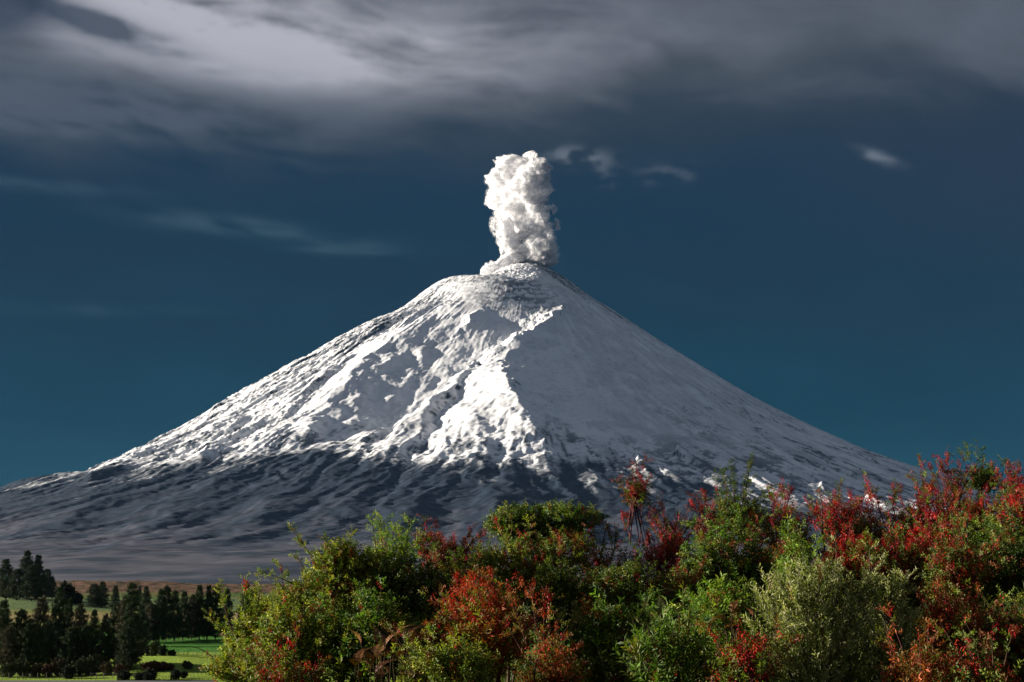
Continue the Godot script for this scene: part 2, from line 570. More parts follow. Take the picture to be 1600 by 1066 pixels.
func ground_colour(p: Vector3, n: Vector3, rough: float, r: float) -> Color:
	var th := atan2(p.x, p.z)
	var mid := n_mid.get_noise_2d(p.x, p.z)
	var fine := n_fine.get_noise_2d(p.x, p.z)
	var patch := n_patch.get_noise_2d(p.x, p.z)
	var bent := th + 0.02 * mid
	# snow
	var line := lerpf(585.0, 500.0, smoothstep(-1.32, -1.12, th))
	line = lerpf(line, 425.0, smoothstep(-1.05, -0.45, th))
	line = lerpf(line, 170.0, smoothstep(-0.02, 0.52, th))
	line = lerpf(line, 300.0, smoothstep(0.8, 1.5, th))
	var streaks := n_gully.get_noise_2d(th * 30.0 + 0.3 * mid, r / 1200.0 + 3.0)
	var snow := smoothstep(-45.0, 60.0, p.y - line + 60.0 * mid + 55.0 * fine + 110.0 * streaks - 40.0 + 120.0 * patch - 90.0 * bell(th, -0.36, 0.13) + 60.0 * bell(th, -0.9, 0.10))
	# bare rock: steep faces, bands under the top, streaks low on the right
	var bare := smoothstep(0.62, 0.50, n.y + 0.05 * fine)
	var top := smoothstep(930.0, 760.0, r) * smoothstep(360.0, 500.0, r) * bell(th, -0.06, 0.42)
	bare = maxf(bare, top * smoothstep(-0.12, 0.16, n_band.get_noise_2d(p.x / 230.0, (p.y + 55.0 * mid + 40.0 * patch + 14.0 * fine) / 40.0) + 0.55 * fine) * 0.85)
	bare = maxf(bare, smoothstep(1100.0, 500.0, r) * smoothstep(0.5, -0.3, th) * smoothstep(0.0, 0.38, fine + 0.5 * mid + 0.3 * n_band.get_noise_2d(p.x / 160.0, p.y / 26.0)) * 0.75)
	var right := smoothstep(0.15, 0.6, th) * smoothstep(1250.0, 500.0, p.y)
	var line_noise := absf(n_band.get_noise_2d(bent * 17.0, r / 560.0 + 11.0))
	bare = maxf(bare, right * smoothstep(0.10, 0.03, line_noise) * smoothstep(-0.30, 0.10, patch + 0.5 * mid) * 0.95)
	var edge := smoothstep(330.0, 40.0, absf(p.y - line - 60.0))
	bare = maxf(bare, edge * smoothstep(0.0, 0.30, streaks * 0.6 + 0.5 * mid - 0.22 + 0.35 * fine) * 0.9)
	bare = maxf(bare, 0.5 * smoothstep(0.36, 0.55, fine + 0.5 * mid) * (0.3 + 0.6 * rough))
	var line_fine := absf(n_band.get_noise_2d(bent * 44.0 + 90.0, r / 420.0 + 31.0))
	bare = maxf(bare, right * smoothstep(0.09, 0.02, line_fine) * smoothstep(0.05, 0.35, patch + 0.7 * mid) * 0.8)
	# scree showing through round the lower right of the snow, and thin dirt everywhere
	bare = maxf(bare, bell(th, 0.34, 0.22) * bell(p.y, 430.0, 150.0) * smoothstep(0.0, 0.28, mid + 0.6 * fine + 0.25 * streaks) * 0.9)
	bare = maxf(bare, 0.16 * smoothstep(0.0, 0.5, fine + 0.4 * mid))
	snow *= 1.0 - clampf(bare, 0.0, 1.0)
	# ash, lava and dry grass, with cloud shade and sunlit patches painted in
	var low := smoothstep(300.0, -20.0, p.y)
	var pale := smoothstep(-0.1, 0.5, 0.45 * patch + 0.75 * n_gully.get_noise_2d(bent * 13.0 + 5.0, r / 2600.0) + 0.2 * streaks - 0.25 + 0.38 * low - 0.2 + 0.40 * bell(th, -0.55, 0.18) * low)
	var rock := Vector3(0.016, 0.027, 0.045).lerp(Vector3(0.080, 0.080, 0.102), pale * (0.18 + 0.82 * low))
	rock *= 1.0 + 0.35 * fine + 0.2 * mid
	# long ash streaks down the snow, painted to bring out the gullies' faint shading
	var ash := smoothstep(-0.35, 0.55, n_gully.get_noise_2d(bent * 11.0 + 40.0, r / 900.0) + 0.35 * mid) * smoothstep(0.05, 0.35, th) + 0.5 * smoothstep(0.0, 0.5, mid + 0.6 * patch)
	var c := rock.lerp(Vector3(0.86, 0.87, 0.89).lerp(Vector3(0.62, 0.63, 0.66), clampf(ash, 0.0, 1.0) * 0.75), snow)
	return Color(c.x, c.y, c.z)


# ---------------------------------------------------------------- steam
var n_puff: FastNoiseLite
var n_curl: FastNoiseLite


func blown_tube(st: Array, spine: Array, nu: int, nv: int, lump: float, scales: Array, thick: Array) -> void:
	# spine: [px, py, half width in px, depth shift in metres]; nested billowing skins of steam round it,
	# the inner ones closed, the outer ones torn
	var pts: Array[Vector3] = []
	var rad := PackedFloat32Array()
	for s: Array in spine:
		pts.append(spot(s[0], s[1], DIST + 60.0 + s[3]))
		rad.append(s[2] * 0.88 * DIST / focal)
	var pos: PackedVector3Array = st[0]
	var idx: PackedInt32Array = st[1]
	var col: PackedColorArray = st[2]
	for level in scales.size():
		var first := pos.size()
		for j in nv + 1:
			var f := float(j) / nv * (pts.size() - 1)
			var k := mini(int(f), pts.size() - 2)
			var t := f - k
			var p0 := pts[maxi(k - 1, 0)]
			var p1 := pts[k]
			var p2 := pts[k + 1]
			var p3 := pts[mini(k + 2, pts.size() - 1)]
			var p := p1.cubic_interpolate(p2, p0, p3, t)
			var along := (p2 - p1).normalized()
			var right := along.cross(Vector3(0, 0, 1)).normalized()
			if right.length() < 0.5:
				right = Vector3.RIGHT
			var out := right.cross(along)
			var rr := lerpf(rad[k], rad[k + 1], smoothstep(0, 1, t))
			for i in nu:
				var a := TAU * i / nu
				var u := right * 0.55 + out * 0.835
				var v := out * 0.55 - right * 0.835
				# the column is broader than deep, its near edge on the right
				var rim := u * cos(a) * 1.5 + v * sin(a) * 0.65
				var dir := (u * cos(a) * 0.65 + v * sin(a) * 1.5).normalized()
				var q := p + rim * rr
				var b := 0.55 * n_puff.get_noise_3d(q.x, q.y, q.z) + 0.42 * absf(n_puff.get_noise_3d(q.x * 1.9 + 90.0, q.y * 1.9, q.z * 1.9))
				b += 0.20 * absf(n_puff.get_noise_3d(q.x * 4.2, q.y * 4.2 + 70.0, q.z * 4.2))
				q += dir * ((b - 0.34) * lump * minf(1.0, rr / 30.0) + float(scales[level]) * minf(1.0, rr / 60.0))
				pos.append(q)
				var torn := n_curl.get_noise_3d(q.x * 0.42, q.y * 0.42, q.z * 0.42) * 0.65 + 0.4 * n_curl.get_noise_3d(q.x, q.y, q.z + 300.0)
				col.append(Color(1, 1, 1, clampf(float(thick[level]) + torn, 0.0, 1.0)))
		for j in nv:
			for i in nu:
				var k := first + j * nu + i
				var k2 := first + j * nu + (i + 1) % nu
				idx.append_array([k, k + nu, k2, k2, k + nu, k2 + nu])
	st[0] = pos
	st[1] = idx
	st[2] = col


func build_plume() -> void:
	n_puff = noise(41, 1.0 / 150.0, 1)
	n_curl = noise(42, 1.0 / 26.0, 3)
	var root := thing("steam_plume", spot(812, 420, DIST), "white steam column rising from the volcano's top", "steam")
	var skins := [-34.0, -16.0, -4.0, 7.0, 18.0, 30.0]
	var dense := [2.0, 2.0, 1.35, 0.75, 0.28, -0.04]
	var st := [PackedVector3Array(), PackedInt32Array(), PackedColorArray()]
	blown_tube(st, [[846, 424, 1, 30], [845, 416, 22, 30], [842, 402, 30, 20], [838, 388, 33, 0], [835, 370, 30, 0], [828, 348, 32, 0], [822, 330, 32, 0], [818, 312, 43, 0], [813, 292, 54, 0], [811, 272, 54, 0], [812, 258, 44, 0], [815, 250, 18, 0], [815, 249, 1, 0]], 200, 210, 80.0, skins, dense)
	blown_tube(st, [[826, 252, 1, 0], [827, 250, 12, 0], [829, 243, 13, 0], [830, 238, 8, 0], [830, 236, 1, 0]], 70, 50, 22.0, [-12.0, -4.0, 4.0, 11.0], [2.0, 0.7, 0.3, 0.05])
	var body := skin(st, root)
	body.name = "steam_body"
	st = [PackedVector3Array(), PackedInt32Array(), PackedColorArray()]
	blown_tube(st, [[858, 388, 1, 0], [852, 390, 14, 20], [836, 393, 20, 10], [816, 398, 17, 0], [796, 408, 14, -10], [778, 416, 12, -20], [764, 422, 11, -20], [755, 426, 8, -20], [750, 429, 1, -20]], 100, 120, 45.0, [-24.0, -12.0, -3.0, 7.0, 16.0], [1.2, 0.55, 0.40, 0.2, 0.0])
	skin(st, root).name = "steam_tail"
	# shreds torn off the sides
	for s: Array in [[[768, 306, 1, 0], [768, 314, 12, 0], [766, 322, 10, 0], [764, 326, 1, 0]], [[790, 322, 1, 0], [788, 334, 15, 0], [783, 348, 17, 0], [779, 362, 17, 0], [783, 376, 13, 0], [788, 388, 1, 0]], [[800, 372, 1, 0], [796, 382, 16, 0], [790, 392, 16, 0], [782, 402, 1, 0]], [[866, 340, 1, 0], [871, 346, 8, 0], [872, 354, 8, 0], [868, 360, 1, 0]], [[864, 318, 1, 0], [866, 326, 8, 0], [864, 336, 1, 0]], [[824, 402, 1, 0], [846, 405, 9, 0], [866, 404, 9, 0], [874, 396, 1, 0]]]:
		st = [PackedVector3Array(), PackedInt32Array(), PackedColorArray()]
		blown_tube(st, s, 60, 60, 40.0, [-22.0, -12.0, -3.0, 6.0], [0.30, 0.16, 0.02, -0.10])
		skin(st, root).name = "steam_shred"
	st = [PackedVector3Array(), PackedInt32Array(), PackedColorArray()]
	blown_tube(st, [[796, 338, 1, 0], [796, 350, 13, 0], [797, 364, 15, 0], [802, 378, 14, 0], [808, 392, 10, 0], [812, 400, 1, 0]], 80, 80, 40.0, [-16.0, -6.0, 4.0, 13.0], [1.6, 0.7, 0.3, 0.0])
	skin(st, root).name = "steam_billow"


var steam_mat: StandardMaterial3D


func skin(st: Array, root: Node3D) -> MeshInstance3D:
	var pos: PackedVector3Array = st[0]
	for i in pos.size():
		pos[i] -= root.position
	var arr := []
	arr.resize(Mesh.ARRAY_MAX)
	arr[Mesh.ARRAY_VERTEX] = pos
	arr[Mesh.ARRAY_INDEX] = st[1]
	arr[Mesh.ARRAY_COLOR] = st[2]
	var raw := ArrayMesh.new()
	raw.add_surface_from_arrays(Mesh.PRIMITIVE_TRIANGLES, arr)
	var t := SurfaceTool.new()
	t.create_from(raw, 0)
	t.generate_normals()
	if steam_mat == null:
		steam_mat = mat(1.0, 0.0)
		steam_mat.albedo_color = Color(0.99, 0.99, 0.995)
		steam_mat.transparency = BaseMaterial3D.TRANSPARENCY_ALPHA
		steam_mat.backlight_enabled = true
		steam_mat.backlight = Color(1, 1, 1)
	return mesh_part("steam", t.commit(), steam_mat, root)


# ---------------------------------------------------------------- ground
var n_lie: FastNoiseLite
var n_tuft: FastNoiseLite


func ground_y(x: float, z: float) -> float:
	var d := sqrt(x * x + z * z)
	var front := smoothstep(0.0, -6.0, z)
	var bank := 0.27 * clampf(x + 1.4, 0.0, 7.0) * smoothstep(6.5, 15.0, d) * front
	var edge := lerpf(12.5, 21.0, smoothstep(-2.2, 2.0, x)) if z < 0.0 else 21.0
	var fall := maxf(0.0, d - edge)
	var top := bank - 0.30 * fall * fall / (fall + 5.0) + 0.05 * n_tuft.get_noise_2d(x * 6.0, z * 6.0)
	var u := 800.0 + focal * x / maxf(-z, 1.0)
	var low := VALLEY + 1.1 * n_lie.get_noise_2d(x, z)
	low += bell(d, 1480.0, 230.0) * (4.0 + 4.5 * bell(u, 130.0, 190.0)) + bell(d, 1480.0, 300.0) * (2.2 * n_tuft.get_noise_2d(x * 0.10, z * 0.05) + 2.5 * n_lie.get_noise_2d(x * 1.6, z))
	low += bell(d, 1000.0, 150.0) * 3.6 * bell(u, 60.0, 90.0)
	low += bell(d, 395.0, 40.0) * 1.1 * bell(u, 270.0, 70.0)
	low -= smoothstep(1560.0, 2300.0, d) * 60.0
	var m := maxf(top, low)
	var gap := absf(top - low)
	return m + maxf(0.0, 3.0 - gap) * maxf(0.0, 3.0 - gap) / 12.0


func ground_tint(x: float, z: float, d: float) -> Color:
	var u := 800.0 + focal * x / maxf(-z, 1.0)
	var w := n_lie.get_noise_2d(x * 3.0, z * 3.0)
	var f := n_tuft.get_noise_2d(x, z)
	var c := Vector3(0.05, 0.055, 0.025)
	var grass := Vector3(0.19, 0.27, 0.045)
	if d > 60.0:
		var dw := d * (1.0 + 0.02 * w)
		c = grass * (1.0 + 0.3 * w)
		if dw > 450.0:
			c = Vector3(0.06, 0.16, 0.03)  # meadow in the trees' shade: the shade is painted into its green
		if dw > 600.0:
			c = Vector3(0.17, 0.17, 0.06).lerp(Vector3(0.10, 0.15, 0.04), smoothstep(-0.2, 0.3, w))
		if dw > 690.0 and dw < 800.0:
			c = Vector3(0.24, 0.20, 0.09)
		if dw > 840.0:
			c = Vector3(0.10, 0.14, 0.06)
		if dw > 1100.0:
			c = Vector3(0.12, 0.12, 0.05).lerp(Vector3(0.05, 0.12, 0.03), smoothstep(0.0, 0.3, w))
		if dw > 1230.0:
			c = Vector3(0.150, 0.092, 0.062).lerp(Vector3(0.060, 0.050, 0.032), smoothstep(-0.2, 0.3, n_tuft.get_noise_2d(x * 0.3, z * 0.08)))
	c *= 1.0 + 0.35 * f
	return Color(maxf(c.x, 0.01), maxf(c.y, 0.01), maxf(c.z, 0.01))


func build_ground() -> void:
	n_lie = noise(51, 1.0 / 160.0, 3)
	n_tuft = noise(52, 1.0 / 4.0, 3)
	var azs := PackedFloat32Array()
	var a := -180.0
	while a < 180.0:
		azs.append(deg_to_rad(a))
		a += 0.07 if a > -21.0 and a < -8.0 else 0.5 if a > -22.0 and a < 22.0 else 4.0
	azs.append(PI)
	var ds := PackedFloat32Array()
	var d := 0.4
	while d < 9000.0:
		ds.append(d)
		d *= 1.03 if d < 20.0 else 1.012 if d > 280.0 and d < 1900.0 else 1.05
	var na := azs.size()
	var nd := ds.size()
	var pos := PackedVector3Array()
	var col := PackedColorArray()
	for i in na:
		for j in nd:
			var x := sin(azs[i]) * ds[j]
			var z := -cos(azs[i]) * ds[j]
			pos.append(Vector3(x, ground_y(x, z), z))
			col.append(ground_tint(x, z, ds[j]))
	var idx := PackedInt32Array()
	for i in na - 1:
		for j in nd - 1:
			var k := i * nd + j
			idx.append_array([k, k + 1, k + nd, k + nd, k + 1, k + nd + 1])
	var arr := []
	arr.resize(Mesh.ARRAY_MAX)
	arr[Mesh.ARRAY_VERTEX] = pos
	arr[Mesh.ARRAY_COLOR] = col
	arr[Mesh.ARRAY_INDEX] = idx
	var raw := ArrayMesh.new()
	raw.add_surface_from_arrays(Mesh.PRIMITIVE_TRIANGLES, arr)
	var st := SurfaceTool.new()
	st.create_from(raw, 0)
	st.generate_normals()
	var m := mat(1.0, 0.1)
	m.heightmap_enabled = true
	m.heightmap_texture = bump_texture(53, 0.03, 5)
	m.heightmap_scale = 55.0
	m.uv1_triplanar = true
	m.uv1_world_triplanar = true
	m.uv1_scale = Vector3.ONE / 24.0
	var g := mesh_part("ground", st.commit(), m, self, "structure")
	tag(g, "green pasture and brown moorland between the hill and the volcano", "", "", "structure")


# ---------------------------------------------------------------- leaves, sprigs and stems
func leaf(st: SurfaceTool, b: Vector3, t: Vector3, n: Vector3, length: float, width: float, tone: float, fold := 0.25) -> void:
	var s := t.cross(n).normalized()
	var m := b + t * length * 0.45
	var l := m + s * width * 0.5 + n * width * fold
	var r := m - s * width * 0.5 + n * width * fold
	var tip := b + t * length - n * length * 0.08
	st.set_color(Color(tone, tone, tone))
	for v: Vector3 in [b, l, m, b, m, r, l, tip, m, m, tip, r]:
		st.add_vertex(v)


func sprig_mesh(s: int, count: int, length: float, width: float, tilt: float, spread := 0.35, up_to := 1.0) -> ArrayMesh:
	# leaves set spirally on a twig one unit long
	var r := RandomNumberGenerator.new()
	r.seed = s
	var st := SurfaceTool.new()
	st.begin(Mesh.PRIMITIVE_TRIANGLES)
	st.set_smooth_group(-1)
	for i in count:
		var f := (i + 0.6) / count
		var a := i * 2.4 + r.randf_range(-0.4, 0.4)
		var out := Vector3(cos(a), 0, sin(a))
		var tl := tilt + r.randf_range(-spread, spread)
		var t := (Vector3.UP * cos(tl) + out * sin(tl)).normalized()
		var n := (Vector3.UP * sin(tl) - out * cos(tl)).normalized()
		n = n.rotated(t, r.randf_range(-0.7, 0.7))
		var k := r.randf_range(0.7, 1.15)
		leaf(st, Vector3.UP * f * up_to + out * 0.02, t, n, length * k, width * k, r.randf_range(0.7, 1.25))
	st.generate_normals()
	return st.commit()


func tube(pos: PackedVector3Array, idx: PackedInt32Array, pts: Array, r0: float, r1: float, sides := 5) -> void:
	var first := pos.size()
	for i in pts.size():
		var t: Vector3 = (pts[mini(i + 1, pts.size() - 1)] - pts[maxi(i - 1, 0)])
		t = t.normalized() if t.length() > 1e-6 else Vector3.UP
		var u := t.cross(Vector3(0.31, 0.2, 0.93)).normalized()
		var v := t.cross(u)
		var r := lerpf(r0, r1, float(i) / (pts.size() - 1))
		for k in sides:
			var a := TAU * k / sides
			pos.append(pts[i] + (u * cos(a) + v * sin(a)) * r)
	for i in pts.size() - 1:
		for k in sides:
			var q := first + i * sides + k
			var q2 := first + i * sides + (k + 1) % sides
			idx.append(q)
			idx.append(q2)
			idx.append(q + sides)
			idx.append(q2)
			idx.append(q2 + sides)
			idx.append(q + sides)


class Wood:
	var pos := PackedVector3Array()
	var idx := PackedInt32Array()

	func tube(pts: Array, r0: float, r1: float, sides := 4) -> void:
		var first := pos.size()
		for i in pts.size():
			var t: Vector3 = (pts[mini(i + 1, pts.size() - 1)] - pts[maxi(i - 1, 0)])
			t = t.normalized() if t.length() > 1e-6 else Vector3.UP
			var u := t.cross(Vector3(0.31, 0.2, 0.93)).normalized()
			var v := t.cross(u)
			var r := lerpf(r0, r1, float(i) / (pts.size() - 1))
			for k in sides:
				var a := TAU * k / sides
				pos.append(pts[i] + (u * cos(a) + v * sin(a)) * r)
		for i in pts.size() - 1:
			for k in sides:
				var q := first + i * sides + k
				var q2 := first + i * sides + (k + 1) % sides
				idx.append_array([q, q2, q + sides, q2, q2 + sides, q + sides])

	func mesh() -> ArrayMesh:
		var arr := []
		arr.resize(Mesh.ARRAY_MAX)
		arr[Mesh.ARRAY_VERTEX] = pos
		arr[Mesh.ARRAY_INDEX] = idx
		var raw := ArrayMesh.new()
		raw.add_surface_from_arrays(Mesh.PRIMITIVE_TRIANGLES, arr)
		var st := SurfaceTool.new()
		st.create_from(raw, 0)
		st.generate_normals()
		return st.commit()


func bend(a: Vector3, b: Vector3, r: RandomNumberGenerator, n := 5, sag := 0.12) -> Array:
	var side := Vector3(r.randfn(), r.randfn() * 0.4, r.randfn()) * (b - a).length() * sag
	var mid := (a + b) * 0.5 + side + Vector3.UP * (b - a).length() * 0.06
	var out := []
	for i in n + 1:
		var t := float(i) / n
		out.append(a.lerp(mid, t).lerp(mid.lerp(b, t), t))
	return out


class Scatter:
	var at: Array[Transform3D] = []
	var tint := PackedColorArray()

	func put(p: Vector3, dir: Vector3, size: float, c: Color, r: RandomNumberGenerator) -> void:
		var y := dir.normalized()
		var x := y.cross(Vector3(r.randfn(), r.randfn(), r.randfn())).normalized()
		if x.length() < 0.5:
			x = y.cross(Vector3(0.3, 0.5, 0.8)).normalized()
		var b := Basis(x, y, x.cross(y)).scaled(Vector3.ONE * size)
		at.append(Transform3D(b, p))
		tint.append(c)


func scatter_part(called: String, s: Scatter, m: Mesh, material: Material, parent: Node) -> void:
	if s.at.is_empty():
		return
	var mm := MultiMesh.new()
	mm.transform_format = MultiMesh.TRANSFORM_3D
	mm.use_colors = true
	mm.mesh = m
	mm.instance_count = s.at.size()
	for i in s.at.size():
		mm.set_instance_transform(i, s.at[i])
		mm.set_instance_color(i, s.tint[i])
	var o := MultiMeshInstance3D.new()
	o.name = called
	o.multimesh = mm
	o.material_override = material
	parent.add_child(o, true)
	o.set_meta("kind", "stuff")


var leaf_mat: StandardMaterial3D
var petal_mat: StandardMaterial3D
var needle_mat: StandardMaterial3D
var bark: Dictionary = {}
var sprigs: Dictionary = {}
var kinds: Dictionary = {}


func bark_mat(c: Color) -> StandardMaterial3D:
	if not bark.has(c):
		var m := mat(0.9, 0.2, false)
		m.albedo_color = c.linear_to_srgb()
		bark[c] = m
	return bark[c]


func prepare_plants() -> void:
	leaf_mat = mat(0.55, 0.3)
	leaf_mat.backlight_enabled = true
	leaf_mat.backlight = Color(0.80, 0.86, 0.5)
	petal_mat = mat(0.5, 0.35)
	petal_mat.backlight_enabled = true
	petal_mat.backlight = Color(0.8, 0.7, 0.7)
	needle_mat = mat(0.75, 0.2)
	sprigs = {
		"round": sprig_mesh(1, 12, 0.34, 0.19, 1.05),
		"lance": sprig_mesh(2, 10, 0.46, 0.13, 0.85),
		"drop": sprig_mesh(3, 8, 0.50, 0.16, 2.3, 0.45),
		"silver": sprig_mesh(4, 14, 0.30, 0.10, 0.55, 0.25),
		"blade": sprig_mesh(5, 7, 1.0, 0.12, 0.55, 0.4, 0.15),
		"spike": sprig_mesh(6, 22, 0.20, 0.10, 1.0, 0.3),
		"tuft": sprig_mesh(7, 16, 0.75, 0.13, 0.95, 0.6, 0.5),
		"clump": sprig_mesh(8, 16, 0.55, 0.30, 1.1, 0.6, 0.7),
	}
	# kind: leaf sprig, its size in metres, palette of [colour, share], bloom sprig, bloom share, bloom palette, bark, how upright
	var olive := [[Color(0.115, 0.125, 0.020), 4], [Color(0.065, 0.095, 0.016), 4], [Color(0.19, 0.19, 0.03), 2], [Color(0.09, 0.05, 0.018), 1]]
	var green := [[Color(0.055, 0.090, 0.016), 4], [Color(0.034, 0.062, 0.013), 4], [Color(0.085, 0.145, 0.022), 2], [Color(0.10, 0.10, 0.02), 2]]
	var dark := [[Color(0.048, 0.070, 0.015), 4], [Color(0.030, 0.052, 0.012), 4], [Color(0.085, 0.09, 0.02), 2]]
	var lime := [[Color(0.11, 0.17, 0.022), 4], [Color(0.06, 0.105, 0.016), 4], [Color(0.16, 0.18, 0.035), 2]]
	var rust := [[Color(0.15, 0.035, 0.014), 4], [Color(0.10, 0.06, 0.016), 4], [Color(0.23, 0.06, 0.022), 2], [Color(0.11, 0.11, 0.022), 3]]
	var silver := [[Color(0.24, 0.24, 0.12), 4], [Color(0.13, 0.14, 0.055), 4], [Color(0.07, 0.08, 0.03), 3]]
	var wine := [[Color(0.075, 0.020, 0.016), 4], [Color(0.05, 0.045, 0.015), 4], [Color(0.11, 0.02, 0.02), 2]]
	var mixed := [[Color(0.06, 0.075, 0.018), 5], [Color(0.10, 0.035, 0.015), 3], [Color(0.09, 0.11, 0.02), 3]]
	var red := [[Color(0.46, 0.020, 0.018), 5], [Color(0.26, 0.010, 0.014), 4], [Color(0.58, 0.06, 0.028), 3]]
	var orange := [[Color(0.50, 0.055, 0.018), 4], [Color(0.38, 0.018, 0.014), 4], [Color(0.50, 0.15, 0.035), 2]]
	var grey := Color(0.10, 0.085, 0.07)
	var brown := Color(0.07, 0.040, 0.028)
	var plum := Color(0.10, 0.035, 0.035)
	kinds = {
		"olive": ["round", 0.095, olive, "drop", 0.07, red, brown, 0.4],
		"green": ["round", 0.11, green, "drop", 0.06, red, brown, 0.4],
		"dark": ["round", 0.10, dark, "drop", 0.05, red, brown, 0.5],
		"lime": ["lance", 0.11, lime, "drop", 0.06, orange, brown, 0.6],
		"rust": ["lance", 0.09, rust, "drop", 0.55, orange, plum, 0.9],
		"silver": ["silver", 0.12, silver, "drop", 0.0, red, grey, 1.2],
		"wine": ["round", 0.09, wine, "drop", 0.5, red, plum, 0.6],
		"mixed": ["round", 0.095, mixed, "drop", 0.42, red, brown, 0.5],
		"red": ["round", 0.10, mixed, "drop", 0.86, red, plum, 0.5],
		"herb": ["lance", 0.13, green, "drop", 0.04, orange, brown, 0.9],
	}


func pick(p: Array, r: RandomNumberGenerator) -> Color:
	var sum := 0.0
	for e: Array in p:
		sum += e[1]
	var f := r.randf() * sum
	for e: Array in p:
		f -= e[1]
		if f <= 0.0:
			return e[0]
	return p[0][0]


var grown := 0


func shrub(called: String, cx: float, top: float, hw: float, bottom: float, depth: float, kind: String, label: String, shoots := [], dense := 1.0, group := "", open := 0.0) -> Node3D:
	# cx, top, half width and bottom: where the crown shows; depth: how far away it grows
	grown += 1
	var r := RandomNumberGenerator.new()
	r.seed = 1000 + grown
	var k: Array = kinds[kind]
	var unit := depth / focal
	var mid := spot(cx, (top + bottom) * 0.5, depth)
	var half := Vector3(hw * unit, (bottom - top) * 0.5 * unit, maxf(hw * unit * 0.75, 0.22))
	half.z = minf(half.z, 0.75)
	var foot := Vector3(mid.x, ground_y(mid.x, mid.z), mid.z)
	var o := thing(called, foot, label, "shrub", group)
	var c := mid - foot
	c.y = maxf(c.y, half.y * 0.6)
	var wood := Wood.new()
	var leaves := Scatter.new()
	var blooms := Scatter.new()
	# lobes of the crown
	var lobes := []
	var n_lobes := int(clampf(10.0 + half.x * half.y * 34.0, 10, 36))
	for i in n_lobes:
		var v := Vector3(r.randfn(), r.randfn(), r.randfn()).normalized() * pow(r.randf(), 0.4)
		var size := r.randf_range(0.24, 0.42)
		v *= 1.0 - size * 0.75
		lobes.append([c + v * half, half * size * Vector3(1.0, r.randf_range(0.75, 1.25), 1.0), r.randf_range(0.72, 1.2), r.randf()])
	# stems: a few from the foot, each running on into lobes
	var trunks := []
	var slim := clampf(half.x / 0.35, 0.3, 1.0)
	for i in (1 if half.x < 0.14 else clampi(int(3 + half.x * 5.0), 3, 7)):
		var e := c + Vector3(r.randf_range(-0.55, 0.55) * half.x, r.randf_range(-0.5, 0.1) * half.y, r.randf_range(-0.5, 0.5) * half.z)
		var s := Vector3(r.randf_range(-0.004, 0.004), -0.06, r.randf_range(-0.004, 0.004))
		wood.tube(bend(s, e, r, 6, 0.07), 0.016 * slim, 0.009 * slim, 5)
		trunks.append(e)
	for l: Array in lobes:
		var near: Vector3 = trunks[0]
		for t: Vector3 in trunks:
			if t.distance_squared_to(l[0]) < near.distance_squared_to(l[0]):
				near = t
		wood.tube(bend(near, l[0], r, 4, 0.12), 0.008, 0.004)
		for j in 5:
			var v := Vector3(r.randfn(), absf(r.randfn()) * 0.9, r.randfn()).normalized()
			wood.tube(bend(l[0], l[0] + v * l[1] * 0.98, r, 3, 0.1), 0.0038, 0.0016, 3)
	# sprigs over the lobes; neighbours grow into one another, so some leaves are those of the thicket round about
	var around: Array = kinds["mixed"][2] if cx > 900.0 else kinds["olive"][2]
	var stray := 0.10 if kind == "silver" or called == "domed_bush" else 0.26
	var bloom: float = k[4]
	if kind != "silver":
		bloom += 0.10 if cx > 1080.0 and top < 900.0 else 0.07
	var size0: float = k[1]
	for l: Array in lobes:
		var h: Vector3 = l[1]
		var area := h.x * h.y + h.y * h.z + h.x * h.z
		var count := int(clampf(area * 1650.0 * dense * 0.0105 / (size0 * size0), 20, 900))
		for i in count:
			var v := Vector3(r.randfn(), r.randfn(), r.randfn()).normalized()
			var f := 1.0 - 0.45 * r.randf() * r.randf() + (0.10 * r.randfn())
			var p: Vector3 = l[0] + v * h * f
			if p.y < 0.02:
				continue
			var e := (p - c) / half
			if e.length() < open + 0.45 and r.randf() < 0.7:
				continue
			var dir: Vector3 = v + Vector3.UP * (0.35 + float(k[7])) + Vector3(r.randfn(), r.randfn(), r.randfn()) * 0.35
			if r.randf() < bloom * (0.35 + 1.3 * l[3]) * (0.7 + 0.5 * e.y):
				var bc := pick(k[5], r) * r.randf_range(0.7, 1.45)
				blooms.put(p + v * 0.015, Vector3(r.randfn() * 0.3, 1, r.randfn() * 0.3), r.randf_range(0.04, 0.075), bc, r)
			else:
				var lc: Color = pick(around if r.randf() < stray else k[2], r) * 2.0 * (l[2] as float) * r.randf_range(0.8, 1.2)
				leaves.put(p, dir, size0 * r.randf_range(0.75, 1.25), lc, r)
	# young shoots all over the upper crown
	var auto := []
	for i in (0 if called == "domed_bush" else int(5.0 + 14.0 * half.x * (1.0 - open))):
		var v := Vector3(r.randfn() * 0.9, absf(r.randfn()) * 0.8 + 0.2, r.randfn() * 0.7).normalized()
		var from := c + v * half * r.randf_range(0.55, 0.85)
		auto.append([from, from + (v + Vector3.UP * 0.5) * r.randf_range(0.10, 0.26)])
	for e: Array in auto:
		var a: Vector3 = e[0]
		var b: Vector3 = e[1]
		wood.tube(bend(a, b, r, 3, 0.08), 0.003, 0.0014, 3)
		for i in 9:
			var f := 1.0 - r.randf() * 0.8
			var v := Vector3(r.randfn(), r.randfn() * 0.5, r.randfn()).normalized()
			if r.randf() < float(k[4]) * 0.7:
				blooms.put(a.lerp(b, f), Vector3(r.randfn() * 0.4, 1, r.randfn() * 0.4), r.randf_range(0.045, 0.075), pick(k[5], r), r)
			else:
				leaves.put(a.lerp(b, f) + v * 0.01, (b - a).normalized() * 0.7 + v, size0 * r.randf_range(0.5, 0.9), pick(k[2], r) * 2.0 * r.randf_range(0.8, 1.2), r)
